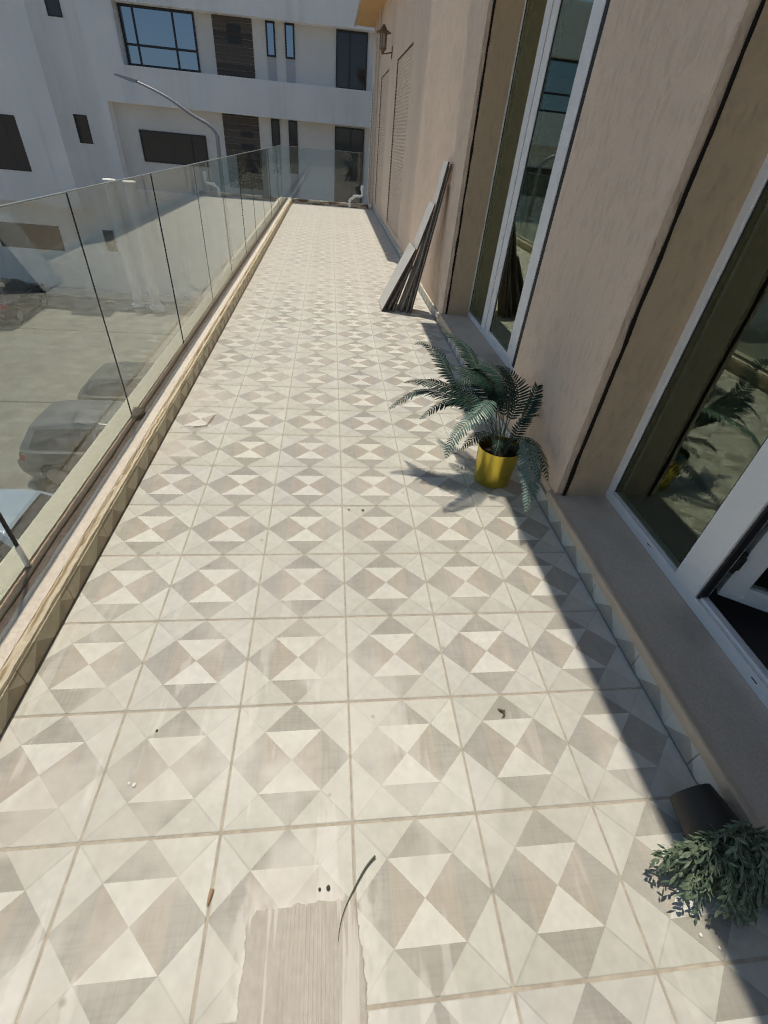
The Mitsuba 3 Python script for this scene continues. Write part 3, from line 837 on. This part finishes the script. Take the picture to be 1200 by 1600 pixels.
def car(name, label, loc, heading, paint, length=4.35, width=1.8, height=1.5, suv=False, group=None):
    c = thing(name, label, 'car', group)
    L, W = length / 2, width / 2
    hood = .98 if suv else .92
    belt = 1.02 if suv else .94
    roof = height
    R = trimesh.transformations.rotation_matrix(heading, [0, 0, 1])
    R[:3, 3] = loc

    def warp(v, side_tuck=True):
        v = np.array(v, float)
        x, y, z = v[:, 0], v[:, 1], v[:, 2]
        e = np.clip((np.abs(x) - (L - .75)) / .75, 0, 1)
        s = 1 - .20 * e ** 2.2                                     # plan: corners drawn in
        tuck = np.where(z > belt, 1 - .30 * np.clip((z - belt) / (roof - belt), 0, 1) ** 1.15, 1 - .07 * np.clip((belt - z - .25) / .6, 0, 1) ** 1.5 - .03 * np.clip((z - .72) / .25, 0, 1))
        v[:, 1] = y * s * tuck
        up = np.clip((z - belt) / (roof - belt), 0, 1)
        v[:, 2] = z - .11 * up * (np.abs(y) / W) ** 4 - .05 * np.clip((z - .6) / .35, 0, 1) * (1 - up) * (np.abs(y) / W) ** 6
        v[:, 0] = x * (1 - .045 * (np.abs(y) / W) ** 3 * np.clip((np.abs(x) - L + 1.0), 0, 1))
        return v

    def fin(mesh_or_man, name, bs, smooth=42, parent=None, dowarp=True):
        if hasattr(mesh_or_man, 'to_mesh'):
            q = mesh_or_man.to_mesh()
            v, f = q.vert_properties[:, :3], q.tri_verts
        else:
            v, f = mesh_or_man.vertices, mesh_or_man.faces
        v = warp(v) if dowarp else np.array(v)
        m = trimesh.Trimesh(v, f, process=False)
        m.apply_transform(R)
        return add(name, m, m_(bs), parent or c, smooth=smooth)

    def solid(poly, y0, y1, refine=.14):
        m = prism(poly, y0, y1, 'y')
        man = m3.Manifold(m3.Mesh(np.asarray(m.vertices, np.float32), np.asarray(m.faces, np.uint32)))
        return man.refine_to_length(refine) if refine else man

    # body side outline, wheel arches cut out; x forward
    wr, wx = .335, length * .295
    prof = [(-L - .02, .50), (-L + .01, .36), (-L + .28, .22), (L - .25, .20), (L - .03, .32), (L, .48), (L - .02, .68), (L - .12, hood - .14), (L - .45, hood - .04), (L - .95, hood + .02), (L * .42, belt),
            (-L + .55, belt + .03), (-L + .19, belt - .02), (-L + .13, .76), (-L + .01, .68)]
    P = Polygon(prof)
    from shapely.geometry import Point
    P = P.buffer(-.05).buffer(.05)
    for s in (-1, 1):
        P = P.difference(Point(s * wx, wr).buffer(wr + .055, 24).intersection(sbox(-9, -1, 9, wr + .5)))
    core = solid(P, -W, W, .10)
    # inner block that closes the wheel wells
    fin(core, 'body', paint)
    fin(solid([(-L + .3, .3), (L - .3, .3), (L - .35, .8), (-L + .3, .8)], -W + .24, W - .24, None), 'underbody', 'trim')
    # cabin
    cab_f, cab_r = L * .44, (-L + .20 if suv else -L + .42)
    cab = [(cab_f, belt - .01), (L * .08, roof - .05), (-L * .05, roof), (-L * .45, roof - .01), (cab_r + (.40 if suv else .46), roof - .09), (cab_r, belt - .0)]
    Pc = Polygon(cab)
    fin(solid(Pc.buffer(-.03).buffer(.03), -W * .93, W * .93, .12), 'cabin', paint)
    # side windows, proud by 3 mm on either side, and screens
    sidew = Polygon([(cab_f - .30, belt + .05), (L * .06 - .02, roof - .13), (-L * .30, roof - .115), (cab_r + (.52 if suv else .60), roof - .17), (cab_r + .24, belt + .05)])
    for s in (-1, 1):
        for (xa, xb) in ((-L * .10 + .04, 3), (-3, -L * .10 - .04)):
            ww = sidew.intersection(sbox(xa, 0, xb, 3)).buffer(-.02).buffer(.02)
            if ww.area > .02:
                lo, hi = (W * .80, W * .93 + .006) if s > 0 else (-W * .93 - .006, -W * .80)
                fin(solid(ww, lo, hi, .12), 'side_window', 'car_glass')
    d = np.array(cab[0]) - np.array(cab[1])
    nrm = np.array([d[1], -d[0]]) / np.linalg.norm(d)
    nrm = nrm if nrm[0] > 0 else -nrm
    a, b = np.array(cab[1]) + d * .06, np.array(cab[1]) + d * .90
    fin(solid([tuple(a - nrm * .05), tuple(a + nrm * .006), tuple(b + nrm * .006), tuple(b - nrm * .05)], -W * .83, W * .83, .12), 'windscreen', 'car_glass')
    d = np.array(cab[5]) - np.array(cab[4])
    nrm = np.array([d[1], -d[0]]) / np.linalg.norm(d)
    nrm = nrm if nrm[0] < 0 else -nrm
    a, b = np.array(cab[4]) + d * .10, np.array(cab[4]) + d * .82
    fin(solid([tuple(a - nrm * .05), tuple(a + nrm * .006), tuple(b + nrm * .006), tuple(b - nrm * .05)], -W * .78, W * .78, .12), 'rear_window', 'car_glass')
    for s in (-1, 1):
        for q in (-1, 1):
            wm = trimesh.creation.cylinder(wr, .22, sections=28)
            wm.apply_transform(trimesh.transformations.rotation_matrix(math.pi / 2, [1, 0, 0]))
            wm.apply_translation((q * wx, s * (W - .14), wr))
            wk = fin(wm, 'wheel', 'rubber', 40, dowarp=False)
            rm = trimesh.creation.cylinder(wr * .66, .03, sections=20)
            rm.apply_transform(trimesh.transformations.rotation_matrix(math.pi / 2, [1, 0, 0]))
            rm.apply_translation((q * wx, s * (W - .025), wr))
            fin(rm, 'rim', 'rim_grey', 40, parent=wk, dowarp=False)
        hl = solid([(L - .30, .70), (L - .05, .64), (L - .02, .74), (L - .12, .80), (L - .36, .80)], s * W * .62 if s > 0 else -W - .004, W + .004 if s > 0 else -W * .62, .1)
        fin(hl, 'headlight', 'light_lens')
        tl = solid([(-L + .11, .74), (-L + .26, .74), (-L + .32, .92), (-L + .16, .92)], s * W * .66 if s > 0 else -W - .004, W + .004 if s > 0 else -W * .66, .1)
        fin(tl, 'tail_light', 'light_red')
        mr = bbox(cab_f - .30, cab_f - .16, s * W - .02 if s > 0 else -W - .17, W + .17 if s > 0 else -W + .02, belt - .02, belt + .12, .04)
        fin(mr, 'mirror', paint, dowarp=False)
    fin(solid([(L - .05, .26), (L + .015, .30), (L + .015, .42), (L - .05, .44)], -W * .8, W * .8, .12), 'bumper_strip', 'trim')
    fin(solid([(L - .05, .52), (L + .008, .53), (L - .005, .66), (L - .05, .66)], -W * .45, W * .45, .12), 'grille', 'chrome')
    fin(solid([(-L - .012, .46), (-L + .05, .44), (-L + .05, .62), (-L - .008, .60)], -W * .3, W * .3, .12), 'number_plate', 'pvc')
    return c


PI = math.pi
car('parked_car', 'grey high backed car parked tail out under the terrace, middle of three seen through glass', (-4.12, 10.62, GZ), 0.0, 'car_grey', 4.4, 1.84, 1.66, suv=True, group='cars parked below the terrace')
car('parked_car', 'dark car parked beyond the grey one, farthest of the three under the terrace', (-4.05, 13.55, GZ), 0.0, 'car_dark', 4.3, 1.8, 1.5, suv=True, group='cars parked below the terrace')
car('parked_car', 'pale silver blue car nearest below the left end of the glass', (-4.55, 6.85, GZ), 0.0, 'car_blue', 4.6, 1.86, 1.66, suv=True, group='cars parked below the terrace')
car('parked_car', 'black car standing by the ground floor window of the white building', (-12.85, 22.7, GZ), PI / 2 + .08, 'car_black', 4.4, 1.8, 1.46)

# ================================================================ LEANING BOARDS
BD = 'boards leaning on the house wall'
defs = [  # foot x, lean top (x, z), width along y from / to, label
    ((1.790, 0.0), (2.135, .70), 5.915, 6.39, 'front short pale board of the leaning stack, nearest the walkway'),
    ((1.868, 0.0), (2.115, .52), 5.935, 6.36, 'short board directly behind the front one in the leaning stack'),
    ((1.935, 0.0), (2.300, 1.15), 5.93, 6.27, 'middle length pale board of the leaning stack'),
    ((2.035, 0.0), (2.275, .78), 5.92, 6.22, 'dark backed board between the middle and the tall ones'),
    ((2.105, 0.0), (2.385, 1.535), 5.91, 6.16, 'tallest pale board of the leaning stack'),
    ((2.150, 0.0), (2.413, 1.52), 5.90, 6.14, 'second tall board right behind the tallest one'),
]
for (fx, fz), (tx, tz), y0, y1, lb in defs:
    k = thing('board', lb, 'board', BD)
    d = np.array([tx - fx, tz - fz])
    Ln = np.linalg.norm(d)
    th = math.atan2(d[1], d[0])
    core = bbox(0, Ln, y0, y1, 0, .019, .001)
    face = bbox(.001, Ln - .001, y0 + .001, y1 - .001, .019, .0206, .0005)
    MT = trimesh.transformations.rotation_matrix(-th, [0, 1, 0])
    MT[:3, 3] = (fx, 0, fz + .004)
    for m, nm, bs in ((core, 'core', 'board_core'), (face, 'face_sheet', 'board_face')):
        m.apply_transform(MT)
        add(nm, m, m_(bs), k)

# ================================================================ POTTED FERN
PC = np.array([2.179, 2.288, 0])
pf = thing('potted_fern', 'dark green artificial fern in a shiny gold pot by the pier', 'potted plant')
add('pot', lathe([(0, .002), (.108, .002), (.112, .006), (.1235, .125), (.1335, .243), (.1345, .2515), (.1315, .2515), (.129, .243), (.118, .12), (.108, .03), (0, .03)], 72, PC), m_('pot_gold'), pf, smooth=40)
sv = lathe([(.123, .185), (.09, .192), (.05, .2), (0, .203)], 40, PC)
sv.vertices += np.stack([0 * sv.vertices[:, 0], 0 * sv.vertices[:, 0], .012 * (meshkit.fbm(np.array(sv.vertices) * 40, 3) - .5)], -1)
add('soil', trimesh.Trimesh(sv.vertices, sv.faces[:, ::-1], process=False), m_('soil'), pf, smooth=True)


def frond(ctrl, width, bare, bs, seed, twist=0.0, droop=.25, pitch=.0165, parent=pf, fat=1.0):
    r = np.random.default_rng(seed)
    n = 120
    P = spline(ctrl, n)
    t = np.gradient(P, axis=0)
    t /= np.linalg.norm(t, axis=1, keepdims=True)
    L = np.linalg.norm(np.diff(P, axis=0), axis=1).sum()
    upv = np.array([0, 0, 1.0])
    V, F = [], []
    count = int(L * (1 - bare) / pitch)
    side0 = None
    for i in range(count):
        s = bare + (1 - bare) * (i + .5) / count
        q = s * (n - 1)
        i0 = min(int(q), n - 2)
        p = P[i0] + (P[i0 + 1] - P[i0]) * (q - i0)
        tt = t[i0]
        side = np.cross(tt, upv)
        if np.linalg.norm(side) < .25 and side0 is not None:
            side = side0
        side /= np.linalg.norm(side) + 1e-9
        if side0 is not None and side @ side0 < 0:
            side = -side
        side0 = side
        nn = np.cross(side, tt)
        a = twist
        side_ = math.cos(a) * side + math.sin(a) * nn
        nn_ = np.cross(side_, tt)
        w = (s - bare) / (1 - bare)
        ll = width * (min(1, .35 + w * 3.2)) * (max(0.0, 1 - w) ** .62 if w > .45 else 1.0 - .0 * w)
        if w > .45:
            ll = width * ((1 - w) / .55) ** .62
        ll = max(ll, .006)
        for sg in (-1, 1):
            l2 = ll * r.uniform(.86, 1.08)
            fw = r.uniform(.30, .42) + .25 * w
            d = side_ * sg * math.cos(fw) + tt * math.sin(fw)
            dn = droop * r.uniform(.6, 1.4)
            hw = fat * .0066 * (.62 + .48 * min(1, l2 / .06))
            # five stations along the leaflet, folded along its midrib
            st = [(0, .5), (.25, .95), (.6, .92), (.85, .6), (1, .05)]
            b0 = len(V)
            for (e, wd) in st:
                c = p + d * l2 * e - nn_ * (dn * l2 * e * e) + tt * (.10 * l2 * e * e)
                cr = tt * hw * wd
                V.append(c - cr - nn_ * .0012 * wd)
                V.append(c + nn_ * .0004)
                V.append(c + cr - nn_ * .0012 * wd)
            for k in range(4):
                for h in (0, 1):
                    a0 = b0 + 3 * k + h
                    F += [(a0, a0 + 1, a0 + 4), (a0, a0 + 4, a0 + 3)]
    m = trimesh.Trimesh(np.array(V), np.array(F), process=False)
    k = add('frond', m, m_(bs), parent)
    add('midrib', tube(P[::3], np.linspace(.0034, .0009, len(P[::3])), 6), m_('fern_stem'), k, smooth=True)


RT = np.array([2.179, 2.288, .20])


def root(dx, dy):
    return (RT[0] + dx, RT[1] + dy, .20)


frond([root(-.02, 0), (2.10, 2.30, .36), (1.98, 2.29, .49), (1.88, 2.30, .54), (1.779, 2.388, .55), (1.660, 2.462, .52), (1.567, 2.456, .47), (1.478, 2.438, .40)], .088, .26, 'fern', 1)
frond([root(-.01, .02), (2.10, 2.30, .38), (1.95, 2.31, .52), (1.847, 2.340, .58), (1.74, 2.40, .60), (1.655, 2.50, .57), (1.584, 2.612, .50)], .080, .26, 'fern', 2, .15)
frond([root(-.01, .04), (2.13, 2.42, .36), (2.098, 2.555, .50), (2.034, 2.646, .62), (1.986, 2.754, .69), (1.911, 2.834, .73), (1.863, 2.986, .74)], .078, .36, 'fern', 3, -.1)
frond([root(-.02, .02), (2.09, 2.34, .34), (1.989, 2.372, .47), (1.880, 2.358, .59), (1.793, 2.386, .68), (1.746, 2.455, .74), (1.679, 2.488, .785), (1.594, 2.431, .80)], .072, .34, 'fern', 4, .2)
frond([root(.02, .02), (2.21, 2.36, .38), (2.21, 2.42, .53), (2.16, 2.49, .61), (2.09, 2.56, .645), (2.00, 2.61, .63), (1.93, 2.63, .57)], .105, .32, 'fern', 5, 0, .12)
frond([root(.0, .02), (2.16, 2.42, .40), (2.12, 2.47, .55), (2.03, 2.46, .61), (1.93, 2.43, .62), (1.84, 2.40, .58)], .095, .33, 'fern', 6, .3)
frond([root(-.005, 0), (2.165, 2.34, .36), (2.12, 2.38, .49), (2.04, 2.30, .535), (1.948, 2.191, .52), (1.853, 2.112, .48), (1.792, 2.056, .41), (1.767, 2.011, .33)], .085, .36, 'fern_sky_sheen', 7, -.1, .35)
frond([root(-.02, -.01), (2.12, 2.33, .31), (2.048, 2.275, .345), (1.957, 2.215, .33), (1.902, 2.203, .27)], .066, .25, 'fern', 8)
frond([root(.04, .02), (2.29, 2.37, .33), (2.35, 2.42, .43), (2.385, 2.46, .52), (2.39, 2.47, .565), (2.375, 2.42, .57)], .070, .38, 'fern', 9, .4, .4, fat=1.3)
frond([root(.04, .0), (2.29, 2.35, .31), (2.34, 2.39, .38), (2.375, 2.37, .43), (2.385, 2.31, .44)], .055, .22, 'fern', 10)
frond([root(.04, -.02), (2.265, 2.29, .30), (2.284, 2.22, .335), (2.278, 2.103, .335), (2.247, 1.948, .30), (2.207, 1.821, .26), (2.156, 1.700, .20)], .080, .22, 'fern_sky_sheen', 11, -.15, .2, .0215, fat=1.4)
frond([root(.05, -.01), (2.30, 2.30, .31), (2.334, 2.22, .34), (2.35, 2.12, .325), (2.368, 2.03, .28), (2.375, 1.96, .22)], .062, .25, 'fern', 12, .2, .25, .022, fat=1.3)
frond([root(.03, .02), (2.235, 2.34, .25), (2.262, 2.34, .285), (2.30, 2.325, .27), (2.33, 2.31, .23)], .046, .15, 'fern', 13)
frond([root(-.01, .01), (2.12, 2.40, .40), (2.05, 2.45, .55), (1.96, 2.52, .62), (1.88, 2.62, .62)], .095, .34, 'fern', 21, .1)
frond([root(.0, .03), (2.15, 2.42, .42), (2.10, 2.52, .57), (2.02, 2.62, .64), (1.96, 2.75, .63)], .092, .34, 'fern', 22, -.2)
frond([root(-.02, .0), (2.10, 2.36, .40), (2.0, 2.38, .52), (1.9, 2.42, .57), (1.8, 2.48, .55)], .09, .34, 'fern', 23, .25)
frond([root(.03, -.02), (2.26, 2.30, .30), (2.31, 2.19, .335), (2.315, 2.06, .315), (2.305, 1.93, .25)], .066, .24, 'fern', 24, .1, .35, .022, fat=1.2)
frond([root(.01, .03), (2.20, 2.40, .40), (2.18, 2.48, .52), (2.12, 2.56, .57), (2.04, 2.66, .57)], .09, .36, 'fern', 25, -.1, .2)
frond([root(.02, .03), (2.24, 2.38, .40), (2.28, 2.46, .52), (2.25, 2.56, .60), (2.17, 2.66, .62)], .10, .32, 'fern', 26, 0, .2)
frond([root(.0, -.02), (2.15, 2.27, .30), (2.12, 2.19, .325), (2.085, 2.12, .29)], .052, .2, 'fern', 27, .1, .3)
frond([root(.03, -.03), (2.235, 2.24, .29), (2.262, 2.18, .30), (2.285, 2.125, .265)], .045, .2, 'fern', 28, 0, .3)
frond([root(-.03, .01), (2.08, 2.32, .37), (1.97, 2.36, .47), (1.86, 2.38, .50), (1.74, 2.36, .46), (1.66, 2.33, .40)], .085, .3, 'fern', 29, -.1)
# a few bare plastic stems
for q, (dx, dy, tx, ty, tz) in enumerate(((.01, .0, 2.13, 2.36, .46), (-.01, .01, 2.11, 2.33, .42), (.02, .02, 2.20, 2.40, .50))):
    add('stem', tube(spline([root(dx, dy), ((RT[0] + dx + tx) / 2 + .01, (RT[1] + dy + ty) / 2, (.2 + tz) / 2 + .02), (tx, ty, tz)], 10), .0032, 6), m_('fern_stem'), pf, smooth=True)

# ================================================================ TOPPLED POT WITH SMALL LEAVED PLANT
tp = thing('fallen_plant', 'bushy small leaved plant spilling from a black pot lying on its side below the sill', 'potted plant')
axis = np.array([.10, -1.0, .0])
axis /= np.linalg.norm(axis)
PO = np.array([2.295, .385, .074])            # centre of the pot's bottom
pot = lathe([(0, 0), (.066, 0), (.068, .004), (.084, .110), (.089, .112), (.089, .128), (.084, .129), (.080, .110), (.063, .012), (0, .012)], 48)
zax = axis + np.array([0, 0, -.06])
zax /= np.linalg.norm(zax)
xax = np.cross([0, 0, 1.0], zax)
xax /= np.linalg.norm(xax)
yax = np.cross(zax, xax)
RM = np.eye(4)
RM[:3, 0], RM[:3, 1], RM[:3, 2], RM[:3, 3] = xax, yax, zax, PO
pot.apply_transform(RM)
pot.apply_translation((0, 0, .004 - pot.vertices[:, 2].min()))
add('pot', pot, m_('pot_black'), tp, smooth=40)
mouth = PO + zax * .125 + (0, 0, .012)
plug = lathe([(.080, .100), (.05, .112), (0, .118)], 30)
plug.apply_transform(RM)
plug.apply_translation((0, 0, .012))
add('soil', plug, m_('soil'), tp, smooth=40)


def leaf_quad(base, d, nrm, L, w):
    side = np.cross(d, nrm)
    side /= np.linalg.norm(side) + 1e-9
    st = [(0, .15), (.3, .9), (.6, 1.0), (.85, .55), (1, .03)]
    V = []
    for e, k in st:
        c = base + d * L * e - nrm * (.18 * L * e * e)
        V += [c - side * w * k + nrm * .12 * w * k, c, c + side * w * k + nrm * .12 * w * k]
    F = []
    for k in range(4):
        for h in (0, 1):
            a = 3 * k + h
            F += [(a, a + 1, a + 4), (a, a + 4, a + 3)]
    return V, F


r5 = np.random.default_rng(55)
SV, LV, LF = [], [], []
for s in range(230):
    a = r5.uniform(-1.5, 1.2)
    # stems start inside the mouth and fan out over the floor towards the walkway
    o = mouth + xax * r5.uniform(-.07, .07) + yax * r5.uniform(-.045, .065)
    reach = r5.uniform(.07, .195)
    dirv = np.array([math.sin(a) * .98, -max(math.cos(a), -.1), 0])
    e = o + dirv * reach
    e[0] = min(e[0], 2.40)
    e[2] = r5.uniform(.012, .11)
    mid = o + dirv * reach * .5 + np.array([0, 0, r5.uniform(.015, .11)])
    mid[0] = min(mid[0], 2.395)
    mid[2] = max(mid[2], .03)
    c = spline([o, mid, e], 14)
    SV.append(tube(c[::2], np.linspace(.0019, .0009, len(c[::2])), 5))
    for q in range(3, 14):
        for h in range(2):
            tt = c[min(q, 13)] - c[q - 1]
            tt /= np.linalg.norm(tt) + 1e-9
            sd = r5.normal(0, 1, 3)
            sd -= tt * (sd @ tt)
            sd /= np.linalg.norm(sd) + 1e-9
            d = tt * r5.uniform(.55, .95) + sd * r5.uniform(.25, .75)
            d /= np.linalg.norm(d)
            up_ = np.array([0, 0, 1.0]) + r5.normal(0, .35, 3)
            up_ -= d * (up_ @ d)
            up_ /= np.linalg.norm(up_) + 1e-9
            V, F = leaf_quad(c[q], d, up_, r5.uniform(.017, .033), r5.uniform(.0026, .0046))
            V = np.array(V)
            if V[:, 2].min() < .002 or V[:, 0].max() > 2.41:
                continue
            LF.append(np.array(F) + len(LV) * 15)
            LV.append(V)
add('stems', cat(*SV), m_('herb_stem'), tp, smooth=True, kind='stuff')
add('leaves', trimesh.Trimesh(np.vstack(LV), np.vstack(LF), process=False), m_('herb'), tp, kind='stuff')

# ================================================================ MORTAR PATCH AND LITTER
pa = np.array([(.885, -.6), (.905, .06), (.900, .175), (.925, .205), (.995, .222), (1.08, .212), (1.15, .226), (1.205, .218), (1.203, .16), (1.222, .05), (1.235, -.6)])
xx = np.arange(.86, 1.26, .0022)
yy = np.arange(-.6, .252, .004)
X, Y = np.meshgrid(xx, yy, indexing='ij')
left = np.interp(Y, [-.6, .06, .175, .205], [.888, .905, .903, .925]) + .022 * nz(X * 0 + 2, Y, 22, 3) + .012 * nz(X * 0 + 5, Y, 90, 3)
right = np.interp(Y, [-.6, .05, .16, .22], [1.236, 1.222, 1.205, 1.20]) + .016 * nz(X * 0 + 7, Y, 18, 4) + .014 * nz(X * 0 + 9, Y, 90, 3)
topy = .214 + .018 * nz(X, Y * 0, 18, 6) + .016 * nz(X, Y * 0, 80, 4)
ins = np.clip(np.minimum(np.minimum(X - left, right - X), topy - Y) / .008, -1, 1)
ribz = np.clip(np.minimum(X - .992 + .01 * nz(X, Y, 9, 4), 1.158 - X + .014 * nz(X, Y, 7, 5)) / .012, .06, 1)
comb = (.0017 * np.sin(X * 2 * math.pi / .0105 + 1.5 * nz(X * 0, Y, 3, 3)) + .0012 * nz(X, Y, 30, 2)) * ribz * np.clip(.75 + 2.2 * nz(X * 3, Y * .3, 9, 11), .25, 1)
Z = np.where(ins > 0, .0042 * np.clip(ins * 1.6, 0, 1) + comb * (ins > .3), -.006)
idx = np.arange(X.size).reshape(X.shape)
keep = (ins[:-1, :-1] > -.9) | (ins[1:, 1:] > -.9)
a, b, c_, d = (q[keep] for q in (idx[:-1, :-1], idx[1:, :-1], idx[1:, 1:], idx[:-1, 1:]))
mp = trimesh.Trimesh(np.stack([X, Y, Z], -1).reshape(-1, 3), np.vstack([np.stack([a, b, c_], 1), np.stack([a, c_, d], 1)]), process=False)
mp.remove_unreferenced_vertices()
tag(add('mortar_patch', mp, m_('patch'), smooth=True), 'beige patch of combed dried adhesive on the near floor tiles', 'mortar patch')

st = spline([(1.264, .306, .012), (1.235, .282, .010), (1.205, .244, .009), (1.178, .205, .009), (1.160, .168, .009), (1.152, .128, .009)], 24)
tag(add('dry_stalk', tube(st, np.linspace(.0030, .0008, 24), 6), m_('stalk'), smooth=True), 'thin curved dry stalk lying across the corner of the mortar patch', 'stalk')
tag(add('cigarette_butt', cat(tube([(.802, .264, .0066), (.7995, .252, .0062), (.797, .240, .005)], [.0062, .0055, .0042], 10), tube([(.797, .240, .005), (.795, .229, .004)], [.0040, .0028], 10)), m_('butt'), smooth=40), 'small brown cigarette butt on the grout line near the front', 'cigarette butt')
tw = spline([(.180, 2.872, .006), (.225, 2.885, .007), (.262, 2.892, .008)], 8)
tw2 = spline([(.262, 2.892, .008), (.276, 2.96, .012), (.292, 3.055, .010)], 8)
tag(add('twig', cat(tube(tw, .0024, 6), tube(tw2, [.0026] * 7 + [.0010], 6)), m_('twig'), smooth=True), 'bent brown twig on the tiles close to the kerb', 'twig')
pieces = [((1.101, .241), .0042, 'pebble_dark', 'left of two tiny dark crumbs at the top edge of the mortar patch'), ((1.125, .242), .0055, 'pebble_dark', 'right of two tiny dark crumbs at the top edge of the mortar patch'),
          ((.487, .556), .0045, 'pebble_white', 'left one of a pair of white plaster crumbs on the left tiles'), ((.505, .551), .006, 'pebble_white', 'right one of a pair of white plaster crumbs on the left tiles'),
          ((1.238, 1.96), .005, 'pebble_dark', 'small dark crumb left of another left of the gold pot'), ((1.319, 1.954), .0075, 'pebble_dark', 'larger dark crumb on the tiles left of the gold pot'),
          ((.526, .725), .0042, 'pebble_dark', 'thin dark chip on the tile beyond the white crumbs'), ((2.168, .06), .0042, 'pebble_white', 'white chip at the tip of the fallen plant'), ((2.205, .03), .0036, 'pebble_white', 'white chip in front of the fallen plant, nearest the camera'),
          ((.215, 3.02), .006, 'pebble_white', 'white speck on the tiles beside the bent twig')]
for (x, y), r_, bs, lb in pieces:
    b = trimesh.creation.icosphere(2, r_)
    b.vertices *= (1 + .5 * (meshkit.fbm(np.array(b.vertices) * 160 + x * 30, 3) - .5))[:, None]
    b.vertices *= np.array([1, 1.2, .6])
    b.apply_translation((x, y, r_ * .55))
    tag(add(num('crumb'), b, m_(bs), smooth=True), lb, 'crumb')
lf = spline([(1.772, .742, .004), (1.786, .730, .010), (1.80, .735, .004)], 8)
lf2 = spline([(1.786, .732, .006), (1.790, .715, .010), (1.778, .706, .004)], 8)
tag(add('curled_leaf', cat(tube(lf, [.001, .003, .004, .004, .004, .003, .002, .001], 5), tube(lf2, [.001, .003, .004, .004, .004, .003, .002, .001], 5)), m_('twig'), smooth=True), 'tiny curled dry leaf on the tiles near the fallen plant', 'leaf')
